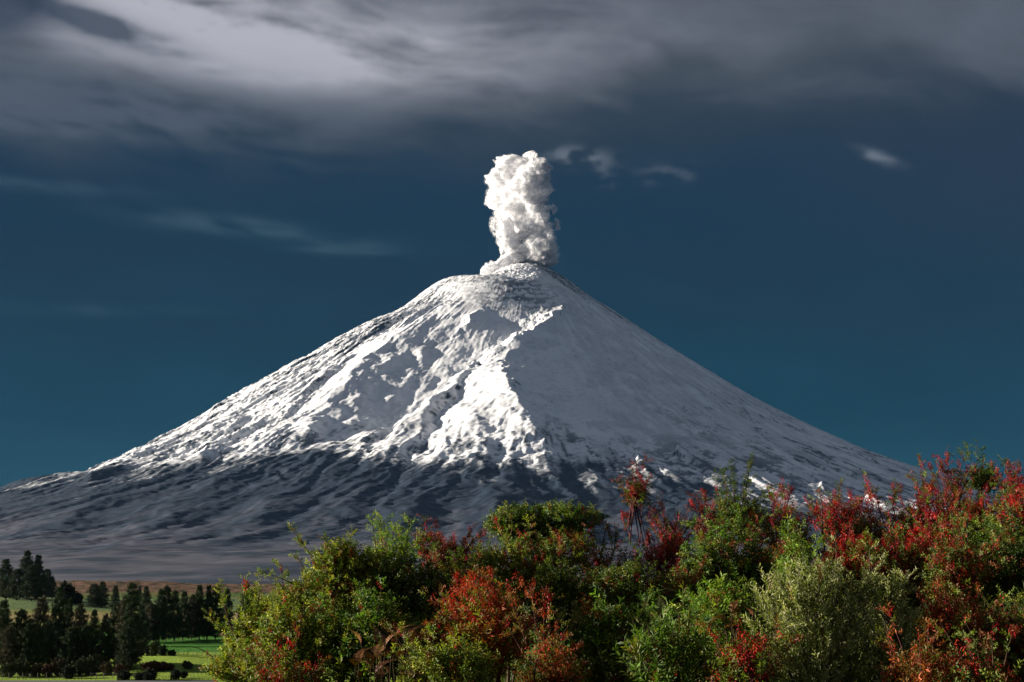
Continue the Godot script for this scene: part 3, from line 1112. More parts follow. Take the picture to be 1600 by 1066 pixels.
	# long shoots that stand out of the crown: [px, py of the start, px, py of the tip, leaf size, bloom share at the tip]
	for s: Array in shoots:
		var a := spot(s[0], s[1], depth + r.randf_range(-0.1, 0.1)) - foot
		var b := spot(s[2], s[3], depth + r.randf_range(-0.1, 0.1)) - foot
		var line := bend(a, b, r, 8, 0.05)
		var root_at: Vector3 = trunks[0]
		for t: Vector3 in trunks:
			if t.distance_squared_to(a) < root_at.distance_squared_to(a):
				root_at = t
		wood.tube(bend(root_at, a, r, 4, 0.06) + line, 0.008, 0.002, 4)
		var len := (b - a).length()
		var lsize: float = s[4]
		var n := int(len / (lsize * 0.20)) if lsize > 0.0 else 0
		for i in n:
			var f := pow(r.randf(), 0.8)
			var q := f * 8.0
			var p: Vector3 = (line[int(minf(q, 7))] as Vector3).lerp(line[int(minf(q, 7)) + 1], q - minf(floor(q), 7))
			var v := Vector3(r.randfn(), r.randfn() * 0.5, r.randfn()).normalized()
			var dir := (b - a).normalized() * 0.8 + v
			p += v * lsize * 0.22 * r.randf()
			if r.randf() < float(s[5]) * f * 0.8:
				blooms.put(p, Vector3(r.randfn() * 0.4, 1, r.randfn() * 0.4), r.randf_range(0.045, 0.075), pick(k[5], r), r)
			else:
				leaves.put(p, dir, lsize * r.randf_range(0.6, 1.1), pick(k[2], r) * 1.8 * r.randf_range(0.8, 1.2), r)
		if lsize <= 0.0:
			for j in 6:
				var f := r.randf_range(0.3, 0.95)
				var p := a.lerp(b, f)
				wood.tube(bend(p, p + ((b - a).normalized() * 0.7 + Vector3(r.randfn(), 0.2, r.randfn()) * 0.6) * len * 0.28, r, 3, 0.1), 0.0035, 0.0012, 3)
	mesh_part("stem", wood.mesh(), bark_mat(k[6]), o)
	scatter_part("foliage", leaves, sprigs[k[0]], leaf_mat, o)
	scatter_part("blossom", blooms, sprigs[k[3]], petal_mat, o)
	return o


# ---------------------------------------------------------------- the valley
func make_conifer(called: String, s: int, tall: float, wide: float, full: float, tint: Color) -> Node3D:
	# full: 0 a slim spire, 1 a broad blunt crown
	var r := RandomNumberGenerator.new()
	r.seed = s
	var o := Node3D.new()
	o.name = called
	var wood := Wood.new()
	var crown := Scatter.new()
	var lean := Vector3(r.randfn() * 0.25, 0, r.randfn() * 0.25)
	var trunk := bend(Vector3(0, -0.3, 0), Vector3(0, tall * 0.97, 0) + lean, r, 8, 0.012)
	wood.tube(trunk, tall * 0.018, tall * 0.003, 6)
	var tiers := int(tall * 1.55)
	for i in tiers:
		var f := (i + r.randf()) / tiers
		var y := tall * lerpf(0.03, 0.98, f)
		var shape := lerpf(1.0 - f, sqrt(maxf(0.0, 1.0 - pow(f, 2.6))), full) * (0.72 + 0.28 * smoothstep(0.0, 0.2, f))
		var limbs := 8 + int(full * 2.0)
		for j in limbs:
			var a := TAU * (j + r.randf()) / limbs
			var reach := wide * shape * r.randf_range(0.4, 1.3) + 0.12
			var from := Vector3(lean.x * f, y, lean.z * f)
			var to := from + Vector3(cos(a), r.randf_range(0.05, 0.42), sin(a)) * reach
			wood.tube([from, from.lerp(to, 0.5) + Vector3.UP * 0.06, to], tall * 0.004, 0.015, 3)
			var n := 2 + int(reach * 2.6)
			for q in n:
				var t := lerpf(0.35, 1.05, (q + r.randf()) / n)
				var p := from.lerp(to, t) + Vector3(r.randfn(), r.randfn(), r.randfn()) * 0.16
				crown.put(p, (to - from).normalized() + Vector3.UP * r.randf_range(0.2, 1.0), r.randf_range(0.55, 1.05), tint * r.randf_range(0.6, 1.35), r)
	mesh_part("trunk", wood.mesh(), bark_mat(Color(0.075, 0.055, 0.042)), o)
	scatter_part("crown", crown, sprigs["tuft"], needle_mat, o)
	return o


func make_bush(s: int, tint: Color, tall := 2.2, wide := 2.0) -> Node3D:
	var r := RandomNumberGenerator.new()
	r.seed = s
	var o := Node3D.new()
	var wood := Wood.new()
	var crown := Scatter.new()
	for i in 9:
		var v := Vector3(r.randf_range(-0.62, 0.62) * wide, tall * r.randf_range(0.3, 0.72), r.randf_range(-0.5, 0.5) * wide)
		wood.tube(bend(Vector3(r.randfn() * 0.1, -0.2, r.randfn() * 0.1), v, r, 3), 0.05, 0.02, 3)
		var h := Vector3(wide * 0.36, tall * 0.30, wide * 0.36)
		for j in 34:
			var d := Vector3(r.randfn(), r.randfn(), r.randfn()).normalized()
			var p := v + d * h * r.randf_range(0.7, 1.1)
			if p.y > 0.05:
				crown.put(p, d + Vector3.UP * 0.6, r.randf_range(0.45, 0.8), tint * r.randf_range(0.6, 1.4), r)
	mesh_part("stem", wood.mesh(), bark_mat(Color(0.075, 0.055, 0.042)), o)
	scatter_part("foliage", crown, sprigs["clump"], needle_mat, o)
	return o


var makers: Dictionary = {}


func plant(called: String, which: String, category: String, px: float, base: float, top: float, half: float, label: String, group := "") -> void:
	# stands where its foot shows, scaled to the height and breadth it shows
	var proto: Array = makers[which]
	var d := 59340.0 / (base - 880.0)
	for i in 3:
		var g := spot(px, base, d)
		d = clampf(d * (EYE.y - ground_y(g.x, g.z)) / maxf(EYE.y - g.y, 0.1), 250.0, 1500.0)
	var at := spot(px, base, d)
	at.y = ground_y(at.x, at.z)
	var o: Node3D = proto[0] if not proto[3] else proto[0].duplicate()
	proto[3] = true
	o.name = numbered(called)
	add_child(o, true)
	var unit := d / focal
	var sy: float = (base - top) * unit / proto[1]
	var sx: float = half * 1.05 * unit / proto[2]
	sx = clampf(sx, sy * 0.55, sy * 1.8)
	o.scale = Vector3(sx, sy, sx)
	o.position = at
	o.rotation.y = rng.randf() * TAU
	tag(o, label, category, group)


func build_valley() -> void:
	build_ground()
	prepare_plants()
	var pine := Color(0.055, 0.082, 0.036)
	var grey := Color(0.10, 0.092, 0.055)
	makers = {
		"spire": [make_conifer("pine_tree", 61, 16.0, 3.4, 0.05, pine), 16.0, 3.0, false],
		"pine": [make_conifer("pine_tree", 62, 16.0, 3.8, 0.3, pine * 1.15), 16.0, 3.4, false],
		"broad": [make_conifer("pine_tree", 63, 14.0, 4.4, 0.6, pine * 0.9), 14.0, 4.2, false],
		"slim": [make_conifer("pine_tree", 64, 17.0, 2.2, 0.25, pine * 1.1), 17.0, 1.9, false],
		"ashen": [make_conifer("pine_tree", 65, 13.0, 3.4, 0.55, grey), 13.0, 3.2, false],
		"sage": [make_bush(71, Color(0.075, 0.085, 0.035)), 2.2, 2.0, false],
		"russet": [make_bush(72, Color(0.095, 0.045, 0.030)), 2.2, 2.0, false],
		"dusky": [make_bush(73, Color(0.022, 0.034, 0.018)), 2.2, 2.0, false],
		"tawny": [make_bush(74, Color(0.115, 0.085, 0.045)), 2.2, 2.0, false],
	}
	var far := "dark pines in the clump under the volcano's flank"
	plant("pine_tree", "pine", "tree", 9, 938, 879, 15, "dark pine at the picture's edge, first in the far clump below the volcano", far)
	plant("pine_tree", "broad", "tree", 26, 938, 892, 13, "lower pine filling the notch in the far clump", far)
	plant("pine_tree", "pine", "tree", 41, 937, 866, 15, "tallest dark pine of the far clump below the volcano", far)
	plant("pine_tree", "spire", "tree", 58, 937, 871, 13, "pointed pine just beside the tallest one of the far clump", far)
	plant("pine_tree", "broad", "tree", 49, 940, 886, 15, "broad pine in front of the two tallest of the far clump", far)
	plant("pine_tree", "pine", "tree", 71, 936, 893, 12, "shorter pine on the far clump's sloping side", far)
	plant("pine_tree", "spire", "tree", 81, 936, 905, 9, "lowest pine at the end of the far clump, against the brown moor", far)
	plant("bush", "dusky", "bush", 104, 946, 917, 17, "large dark rounded bush between the far clump and the lone pines")
	plant("bush", "dusky", "bush", 122, 946, 931, 10, "small dark bush trailing off the large rounded one")
	var lone := "pines scattered in front of the brown moor"
	plant("pine_tree", "broad", "tree", 146, 950, 915, 11, "blunt dark pine standing on the yellow field's rim", lone)
	plant("pine_tree", "pine", "tree", 158, 950, 912, 11, "fuller twin of the blunt pine on the yellow field's rim", lone)
	plant("pine_tree", "slim", "tree", 179, 952, 918, 8, "slim pine alone in front of the brown moor", lone)
	plant("pine_tree", "slim", "tree", 217, 950, 918, 4, "thinnest pine, a dark stroke against the brown moor", lone)
	plant("pine_tree", "pine", "tree", 228, 960, 919, 9, "compact pine next to the thinnest one", lone)
	var row := "pines of the row behind the shaded meadow"
	plant("pine_tree", "ashen", "tree", 234, 1004, 948, 16, "grey green low pine starting the row behind the shaded meadow", row)
	plant("pine_tree", "pine", "tree", 248, 1004, 926, 13, "second pine of the meadow row, beside the grey green one", row)
	plant("pine_tree", "broad", "tree", 259, 1003, 921, 12, "blunt pine of the meadow row with a flat dark top", row)
	plant("pine_tree", "spire", "tree", 272, 1002, 926, 13, "pointed pine in the middle of the meadow row", row)
	plant("pine_tree", "pine", "tree", 285, 1001, 929, 12, "pine of the meadow row with a dip in the skyline behind it", row)
	plant("pine_tree", "ashen", "tree", 299, 1000, 934, 13, "pale grey pine of the meadow row above the bare bank", row)
	plant("pine_tree", "pine", "tree", 311, 1000, 919, 12, "tall pine of the meadow row next to the pale grey one", row)
	plant("pine_tree", "spire", "tree", 323, 1000, 918, 11, "tallest pine of the meadow row", row)
	plant("pine_tree", "broad", "tree", 336, 1000, 921, 13, "last full pine of the meadow row before the blossoming bushes", row)
	plant("pine_tree", "pine", "tree", 352, 998, 924, 12, "pine half hidden by the outermost blossoming bush", row)
	plant("pine_tree", "broad", "tree", 384, 985, 917, 12, "dark pine top peeping over the red flecked bush", row)
	plant("pine_tree", "pine", "tree", 398, 985, 921, 10, "small pine top beside the peeping one over the red flecked bush", row)
	var grove := "dark trees of the grove beside the bright pasture"
	plant("pine_tree", "pine", "tree", 3, 1046, 948, 17, "tall pine cut by the picture's edge in the grove", grove)
	plant("pine_tree", "broad", "tree", 29, 1046, 961, 17, "blunt pine of the grove nearest to the tall one at the edge", grove)
	plant("pine_tree", "ashen", "tree", 12, 1049, 985, 14, "pale bare looking tree low at the grove's outer edge", grove)
	plant("pine_tree", "ashen", "tree", 60, 1044, 945, 17, "brownish grey tree in the grove, in front of the yellow field", grove)
	plant("pine_tree", "pine", "tree", 86, 1044, 929, 16, "tallest tree in the middle of the grove", grove)
	plant("pine_tree", "spire", "tree", 103, 1045, 942, 13, "pointed tree leaning on the tallest one in the middle of the grove", grove)
	plant("pine_tree", "ashen", "tree", 121, 1045, 954, 14, "ash coloured tree past the middle of the grove", grove)
	plant("pine_tree", "broad", "tree", 46, 1049, 980, 17, "low dark tree in front of the brownish grey one", grove)
	plant("pine_tree", "broad", "tree", 72, 1049, 978, 16, "low dark tree in front of the tallest one of the grove", grove)
	plant("pine_tree", "pine", "tree", 144, 1045, 960, 12, "narrow tree standing in a gap of the grove before the yellow field", grove)
	plant("pine_tree", "broad", "tree", 110, 1050, 985, 17, "low black green tree under the ash coloured one", grove)
	plant("pine_tree", "broad", "tree", 133, 1048, 982, 14, "low tree at the foot of the narrow one in the gap", grove)
	plant("pine_tree", "ashen", "tree", 162, 1044, 968, 12, "grey low tree between the gap and the tall end tree", grove)
	plant("pine_tree", "broad", "tree", 178, 1044, 950, 15, "thick dark tree leaning against the tall end tree", grove)
	plant("pine_tree", "slim", "tree", 203, 1047, 921, 14, "tall narrow tree ending the grove beside the bright pasture", grove)
	plant("pine_tree", "ashen", "tree", 193, 1046, 940, 12, "ragged grey tree behind the tall narrow end tree", grove)
	plant("pine_tree", "broad", "tree", 198, 1050, 985, 15, "low bushy tree at the foot of the tall narrow end tree", grove)
	plant("pine_tree", "pine", "tree", 216, 1010, 950, 12, "dark tree between the grove and the meadow row", grove)
	plant("pine_tree", "broad", "tree", 222, 1006, 965, 12, "low tree closing the space between grove and meadow row", grove)
	var hedge := "bushes of the hedge under the grove"
	plant("bush", "sage", "bush", 14, 1058, 1040, 13, "sage green bush in the hedge nearest the picture's corner", hedge)
	plant("bush", "sage", "bush", 34, 1057, 1037, 12, "second sage green bush of the hedge", hedge)
	plant("bush", "tawny", "bush", 56, 1057, 1042, 12, "tawny bush between the sage green ones of the hedge", hedge)
	plant("bush", "russet", "bush", 74, 1058, 1043, 9, "russet bush in the middle of the hedge", hedge)
	plant("bush", "tawny", "bush", 91, 1056, 1036, 12, "tall tawny bush after the russet one in the hedge", hedge)
	plant("bush", "dusky", "bush", 104, 1061, 1044, 11, "dark bush set before the tall tawny one", hedge)
	plant("bush", "sage", "bush", 124, 1056, 1034, 14, "broad sage green bush under the low black green trees", hedge)
	plant("bush", "sage", "bush", 147, 1055, 1030, 15, "largest sage green bush of the hedge", hedge)
	plant("bush", "tawny", "bush", 166, 1056, 1040, 9, "tawny bush at the end of the hedge, beside the grass strip", hedge)
	var grass := "bushes scattered over the pasture"
	plant("bush", "russet", "bush", 188, 1057, 1042, 9, "russet bush at the foot of the tall narrow tree", grass)
	plant("bush", "dusky", "bush", 195, 1063, 1050, 12, "dark bush by the road in front of the russet one", grass)
	plant("bush", "dusky", "bush", 236, 1063, 1049, 13, "dark bush by the road below the reddish mound", grass)
	plant("bush", "dusky", "bush", 218, 1063, 1053, 9, "flat dark bush linking two darker ones by the road", grass)
	plant("bush", "russet", "bush", 243, 1049, 1037, 19, "low reddish brown mound of scrub on the bright pasture", grass)
	plant("bush", "russet", "bush", 262, 1048, 1040, 10, "thin end of the reddish brown scrub on the bright pasture", grass)
	plant("bush", "sage", "bush", 292, 1046, 1036, 8, "grey green bush alone on the bright pasture", grass)
	plant("bush", "dusky", "bush", 275, 1062, 1049, 9, "dark bush near the road, first of a pair", grass)
	plant("bush", "dusky", "bush", 288, 1060, 1051, 7, "dark bush near the road, smaller of a pair", grass)
	var line := "bushes of the thin hedge across the pasture"
	plant("bush", "tawny", "bush", 212, 1025, 1012, 7, "tawny bush starting the thin hedge across the pasture", line)
	plant("bush", "sage", "bush", 223, 1024, 1003, 7, "tallest pale bush of the thin hedge across the pasture", line)
	plant("bush", "dusky", "bush", 232, 1025, 1011, 7, "dark bush right after the tallest pale one", line)
	plant("bush", "sage", "bush", 243, 1025, 1006, 6, "pale bush in the middle of the thin hedge", line)
	plant("bush", "dusky", "bush", 254, 1025, 1011, 8, "dark bush towards the end of the thin hedge", line)
	plant("bush", "dusky", "bush", 268, 1025, 1017, 8, "low dark bush where the thin hedge turns into a fence", line)
	build_fence("grey wooden post fence beside the road under the hedge", 2, 232, 1061.0, 21)
	build_fence("grey wooden post fence crossing the pasture after the thin hedge", 272, 352, 1024.0, 12)
	build_road()


func on_valley(px: float, py: float) -> Vector3:
	var d := 59340.0 / (py - 880.0)
	var g := spot(px, py, d)
	for i in 3:
		d *= (EYE.y - ground_y(g.x, g.z)) / maxf(EYE.y - g.y, 0.1)
		g = spot(px, py, d)
	g.y = ground_y(g.x, g.z)
	return g


func build_fence(label: String, from: float, to: float, py: float, posts: int) -> void:
	var at := on_valley(from, py)
	var o := thing("fence", at, label, "fence")
	var tops := []
	var post := CylinderMesh.new()
	post.top_radius = 0.07
	post.bottom_radius = 0.085
	post.height = 1.5
	post.radial_segments = 7
	for i in posts:
		var p := on_valley(lerpf(from, to, (i + rng.randf_range(-0.15, 0.15)) / (posts - 1)), py + rng.randf_range(-0.3, 0.3)) - at
		var m := mesh_part("post", post, bark_mat(Color(0.16, 0.14, 0.12)), o)
		m.position = p + Vector3.UP * 0.6
		m.rotation = Vector3(rng.randfn() * 0.04, 0, rng.randfn() * 0.05)
		tops.append(p)
	for h: float in [0.45, 0.8, 1.15]:
		var w := Wood.new()
		for i in posts - 1:
			w.tube([tops[i] + Vector3.UP * h, (tops[i] + tops[i + 1]) * 0.5 + Vector3.UP * (h - 0.03), tops[i + 1] + Vector3.UP * h], 0.006, 0.006, 3)
		mesh_part("wire", w.mesh(), bark_mat(Color(0.22, 0.22, 0.22)), o)


func build_road() -> void:
	var st := SurfaceTool.new()
	st.begin(Mesh.PRIMITIVE_TRIANGLES)
	var n := 40
	var a: Array[Vector3] = []
	for i in n + 1:
		var px := lerpf(-60.0, 340.0, float(i) / n)
		for k in 2:
			var p := on_valley(px, 1064.0 + k * 5.0)
			p.y = ground_y(p.x, p.z) + 0.05
			a.append(p)
	for i in n:
		for v: int in [0, 2, 1, 1, 2, 3]:
			st.add_vertex(a[i * 2 + v])
	st.generate_normals()
	var m := mat(0.9, 0.2, false)
	m.albedo_color = Color(0.10, 0.105, 0.11).linear_to_srgb()
	var o := mesh_part("road", st.commit(), m, self, "structure")
	tag(o, "narrow grey road along the fence in the valley", "", "", "structure")


# ---------------------------------------------------------------- the blossoming bank in front
func build_bank() -> void:
	var t0 := Time.get_ticks_msec()
	# skyline, from the valley side to the far end
	shrub("leafy_shrub", 452, 900, 62, 1055, 12.6, "olive", "olive shrub with a long arching twig reaching over the pines", [[470, 920, 406, 893, 0.07, 0.0], [455, 940, 432, 905, 0.06, 0.0]])
	shrub("leafy_shrub", 545, 842, 82, 1030, 13, "olive", "largest olive green shrub, with a tall crooked twig on its outer shoulder", [[500, 890, 452, 822, 0.06, 0.0], [520, 860, 505, 838, 0.07, 0.1], [540, 870, 552, 828, 0.07, 0.0], [480, 900, 462, 868, 0.06, 0.0]], 1.1)
	shrub("leafy_shrub", 606, 842, 46, 965, 13.2, "lime", "fresh green shrub with thin upright shoots standing against the dark slope", [[590, 880, 580, 806, 0.06, 0], [598, 880, 594, 812, 0.06, 0], [612, 880, 619, 816, 0.06, 0], [628, 890, 640, 812, 0.05, 0], [602, 880, 606, 832, 0.06, 0], [620, 890, 630, 840, 0.06, 0]], 0.6)
	shrub("blossoming_shrub", 694, 830, 52, 955, 13.8, "wine", "wine red shrub standing between the fresh green shoots and the domed bush", [[690, 850, 680, 820, 0.06, 0.6], [720, 860, 742, 818, 0.05, 0.5], [665, 870, 652, 836, 0.06, 0.5], [735, 850, 760, 826, 0.05, 0.6]])
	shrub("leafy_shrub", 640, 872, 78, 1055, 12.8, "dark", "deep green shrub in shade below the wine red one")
	shrub("leafy_shrub", 792, 828, 50, 955, 14, "olive", "small yellow green shrub snuggling up to the domed bush", [[790, 850, 772, 806, 0.06, 0.7], [800, 830, 790, 784, 0.04, 0.0]])
	shrub("domed_bush", 858, 790, 86, 856, 14.4, "dark", "domed dark green bush with bare branches showing under its crown", [[900, 820, 935, 800, 0.06, 0], [905, 830, 930, 838, 0.06, 0], [830, 810, 800, 786, 0.04, 0.0]], 1.5)
	shrub("blossoming_shrub", 868, 842, 84, 970, 13.8, "mixed", "twiggy brown and green shrub beneath the domed bush", [], 0.7)
	shrub("leafy_shrub", 955, 845, 52, 970, 14.2, "mixed", "green shrub flecked with red at the foot of the slender red sapling", [[940, 860, 948, 812, 0.06, 0.1], [960, 860, 966, 824, 0.06, 0.1]])
	shrub("slender_sapling", 994, 756, 19, 792, 15, "wine", "slender sapling with a dense red head against the snow", [[985, 850, 992, 770, 0.0, 0], [984, 842, 980, 806, 0.06, 0.6], [1000, 850, 1004, 780, 0.0, 0], [978, 830, 972, 800, 0.06, 0.6], [1012, 880, 1014, 838, 0.06, 0.8]], 1.2)
	shrub("bare_shrub", 1046, 815, 30, 870, 15, "wine", "nearly leafless shrub with fine bare twigs beside the red sapling", [[1040, 860, 1012, 782, 0.0, 0], [1045, 860, 1036, 790, 0.0, 0], [1050, 860, 1060, 784, 0.0, 0], [1048, 860, 1074, 800, 0.0, 0], [1052, 870, 1084, 812, 0.05, 0.7], [1042, 860, 1026, 800, 0.0, 0]], 0.25)
	shrub("blossoming_shrub", 1048, 846, 62, 985, 14.3, "wine", "crimson shrub in front of the leafless twigs", [[1070, 860, 1078, 838, 0.05, 0.9], [1020, 870, 1012, 834, 0.05, 0.9]])
	shrub("bare_shrub", 1104, 800, 20, 850, 15.2, "wine", "thin bare shrub with a few red leaves at its forked tips", [[1104, 845, 1094, 776, 0.0, 0], [1104, 845, 1112, 770, 0.0, 0], [1106, 840, 1100, 768, 0.045, 0.8]], 0.25)
	shrub("leafy_shrub", 1140, 818, 62, 965, 13.6, "green", "green topped shrub with reddish skirts at the edge of the red thicket", [], 1.2)
	shrub("tall_shrub", 1150, 770, 34, 850, 15.6, "dark", "tall shrub with two leafy spires rising over the red thicket", [[1140, 800, 1131, 732, 0.06, 0.15], [1150, 800, 1142, 718, 0.05, 0.0], [1165, 810, 1181, 705, 0.045, 0.0], [1160, 800, 1172, 722, 0.045, 0.0], [1128, 810, 1120, 762, 0.06, 0.5], [1170, 800, 1206, 760, 0.05, 0.0]], 0.9)
	var thicket := "shrubs of the red thicket"
	shrub("blossoming_shrub", 1222, 772, 56, 915, 15, "red", "first brightly red shrub of the thicket, next to the two leafy spires", [[1210, 790, 1200, 762, 0.05, 0.3], [1230, 790, 1238, 764, 0.05, 0.5]], 1.0, thicket)
	shrub("blossoming_shrub", 1306, 776, 56, 915, 15.2, "red", "red shrub of the thicket topped by a dark green tuft", [[1310, 790, 1314, 752, 0.06, 0.1], [1285, 790, 1280, 760, 0.05, 0.3]], 1.0, thicket)
	shrub("blossoming_shrub", 1376, 772, 52, 915, 15.4, "red", "red shrub of the thicket below the end of the snow slope", [[1372, 790, 1366, 762, 0.06, 0.4], [1395, 790, 1402, 752, 0.06, 0.2]], 1.0, thicket)
	shrub("blossoming_shrub", 1448, 758, 54, 905, 15.6, "red", "red shrub of the thicket where the volcano's outline meets the leaves", [[1440, 780, 1418, 738, 0.06, 0.2], [1445, 770, 1436, 712, 0.035, 0.2], [1455, 780, 1460, 742, 0.06, 0.3]], 1.0, thicket)
	shrub("tall_shrub", 1484, 745, 30, 830, 16, "wine", "tall airy shrub with dark red heads against the blue sky", [[1480, 790, 1470, 720, 0.05, 0.5], [1484, 790, 1482, 708, 0.06, 0.6], [1488, 790, 1498, 730, 0.06, 0.3], [1490, 780, 1508, 744, 0.05, 0.3], [1476, 780, 1452, 728, 0.045, 0.3]], 0.6)
	shrub("blossoming_shrub", 1526, 772, 50, 905, 15.4, "red", "red and yellow green shrub under the slender dark sapling", [[1520, 790, 1512, 762, 0.06, 0.2]], 1.0, thicket)
	shrub("slender_sapling", 1536, 740, 20, 775, 16.2, "dark", "slender dark sapling forking into two leafy heads against the sky", [[1538, 830, 1536, 760, 0.0, 0], [1534, 780, 1524, 728, 0.05, 0.4], [1538, 780, 1552, 726, 0.055, 0.1], [1530, 770, 1518, 742, 0.045, 0.1]], 0.6)
	shrub("tall_shrub", 1580, 750, 18, 800, 16, "wine", "narrow dark leaved shrub rising near the picture's edge", [[1578, 800, 1577, 722, 0.05, 0.1], [1590, 800, 1593, 724, 0.05, 0.3], [1598, 800, 1603, 740, 0.05, 0.4]], 0.8)
	shrub("blossoming_shrub", 1594, 772, 52, 925, 15.2, "red", "red shrub of the thicket cut by the picture's edge", [], 1.0, thicket)
	# second rank
	shrub("blossoming_shrub", 1216, 838, 60, 975, 14, "mixed", "brownish red shrub under the first red one of the thicket", [], 1.0, thicket)
	shrub("leafy_shrub", 1262, 852, 44, 975, 13.2, "lime", "lime green shrub tucked between the red thicket and the silvery bush")
	shrub("blossoming_shrub", 1318, 838, 62, 975, 14, "red", "red shrub hanging over the silvery bush", [], 1.1, thicket)
	shrub("blossoming_shrub", 1392, 836, 62, 1010, 13.8, "red", "deep red shrub with hanging blossoms in the middle of the thicket", [], 1.1, thicket)
	shrub("blossoming_shrub", 1466, 828, 62, 995, 14, "red", "dark stemmed red shrub in front of the airy tall one", [], 0.9, thicket)
	shrub("leafy_shrub", 1540, 838, 46, 950, 14.2, "lime", "bright green shrub growing in the middle of red blossom")
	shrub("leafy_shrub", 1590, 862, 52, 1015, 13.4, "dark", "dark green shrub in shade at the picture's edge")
	shrub("blossoming_shrub", 1520, 890, 62, 1045, 13.2, "mixed", "brown and red shrub below the bright green one", [], 1.0, thicket)
	shrub("blossoming_shrub", 1080, 890, 66, 1015, 13.4, "mixed", "shaded red brown shrub above the bracken", [], 1.0)
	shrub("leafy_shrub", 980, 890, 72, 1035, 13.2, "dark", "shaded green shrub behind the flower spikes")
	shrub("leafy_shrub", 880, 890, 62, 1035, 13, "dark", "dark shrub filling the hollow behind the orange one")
	shrub("leafy_shrub", 740, 880, 60, 1005, 13.2, "mixed", "green and brown shrub above the orange one")
	# valley side, nearer
	shrub("leafy_shrub", 398, 938, 46, 1120, 11.8, "olive", "outermost yellow green shrub, with red bells, over the bright pasture", [[360, 980, 341, 914, 0.06, 0.1], [352, 990, 326, 960, 0.06, 0.1], [372, 960, 386, 912, 0.06, 0.4], [345, 1040, 316, 1016, 0.0, 0.0]], 1.0)
	shrub("leafy_shrub", 478, 945, 82, 1120, 11.4, "olive", "brown tinged olive shrub with scattered red bells in the lower corner")
	shrub("leafy_shrub", 575, 945, 72, 1120, 11.2, "green", "green shrub in the dip between the olive ones and the ferns")
	shrub("leafy_shrub", 386, 1026, 48, 1120, 10.8, "olive", "low yellow green shrub at the lower corner, over the road", [[350, 1062, 326, 1046, 0.06, 0.2]])
	shrub("leafy_shrub", 440, 1028, 60, 1120, 10.4, "mixed", "low red flecked shrub under the brown tinged olive one")
	# nearest rank
	shrub("blossoming_shrub", 752, 908, 92, 1120, 11, "rust", "big orange red shrub glowing in the middle foreground", [[700, 960, 664, 986, 0.06, 0.8], [720, 930, 712, 898, 0.05, 0.8], [820, 940, 834, 912, 0.05, 0.9], [850, 960, 858, 916, 0.05, 0.9], [770, 920, 768, 890, 0.05, 0.8], [690, 990, 652, 1000, 0.05, 0.8]], 1.1)
	shrub("leafy_shrub", 700, 1010, 76, 1120, 10.2, "olive", "low straw green shrub before the big orange red one")
	shrub("blossoming_shrub", 850, 990, 66, 1120, 10.4, "rust", "low rusty shrub between the orange one and the green hollow")
	shrub("leafy_shrub", 965, 975, 66, 1120, 10.8, "herb", "leafy green herb patch by the flower spikes", [], 1.0)
	shrub("leafy_shrub", 1140, 925, 62, 1120, 11.4, "lime", "bright green leafy shrub beside the silvery bush", [], 1.0)
	shrub("leafy_shrub", 1040, 1000, 80, 1120, 10.2, "herb", "deep green shrub in the hollow at the lower edge")
	shrub("blossoming_shrub", 1160, 1005, 56, 1120, 9.9, "red", "low red flowering shrub leaning on the silvery bush", [[1180, 1030, 1186, 990, 0.05, 0.9]], 0.9)
	shrub("silvery_bush", 1280, 892, 96, 1120, 10.4, "silver", "silvery green bush with pale leaves and dark stems", [[1250, 920, 1246, 880, 0.08, 0], [1280, 920, 1284, 878, 0.08, 0], [1310, 920, 1312, 884, 0.08, 0], [1200, 960, 1186, 930, 0.08, 0], [1225, 930, 1215, 898, 0.08, 0], [1340, 950, 1350, 905, 0.08, 0]], 0.8)
	shrub("silvery_bush", 1375, 920, 66, 1120, 10.6, "silver", "smaller silvery bush touching the larger one, under hanging red blossom", [[1366, 950, 1360, 898, 0.08, 0], [1390, 950, 1398, 912, 0.08, 0]], 0.8)
	shrub("blossoming_shrub", 1496, 945, 72, 1120, 10.6, "rust", "rusty red twiggy shrub in the lower far corner", [[1480, 960, 1470, 920, 0.06, 0.5], [1520, 960, 1530, 922, 0.05, 0.8]], 1.0)
	shrub("blossoming_shrub", 1576, 950, 56, 1120, 10.8, "mixed", "green and red shrub at the lower edge below the dark one")
	shrub("leafy_shrub", 1440, 1020, 56, 1120, 9.9, "rust", "lowest rusty shrub, squeezed between the small silvery bush and the taller rusty one")
	shrub("leafy_shrub", 1550, 1030, 52, 1120, 9.8, "mixed", "low brown and green shrub in front of the rusty twiggy one")
	# the bank goes on beyond the picture's edge
	shrub("blossoming_shrub", 1668, 770, 62, 930, 15.2, "red", "red shrub just beyond the picture's edge", [], 0.8)
	shrub("leafy_shrub", 1740, 790, 70, 970, 15.0, "mixed", "green and red shrub further along the bank, out of the picture", [], 0.8)
	shrub("blossoming_shrub", 1826, 780, 72, 980, 15.2, "red", "farthest red shrub along the bank, out of the picture", [], 0.8)
	shrub("leafy_shrub", 1668, 930, 70, 1100, 11.6, "olive", "olive shrub low on the bank beyond the picture's corner", [], 0.8)
	shrub("blossoming_shrub", 1770, 930, 76, 1110, 12.0, "rust", "rusty shrub low on the bank, out of the picture", [], 0.8)
	ferns()
	flower_spikes()
	undergrowth()
	print("bank ", Time.get_ticks_msec() - t0)


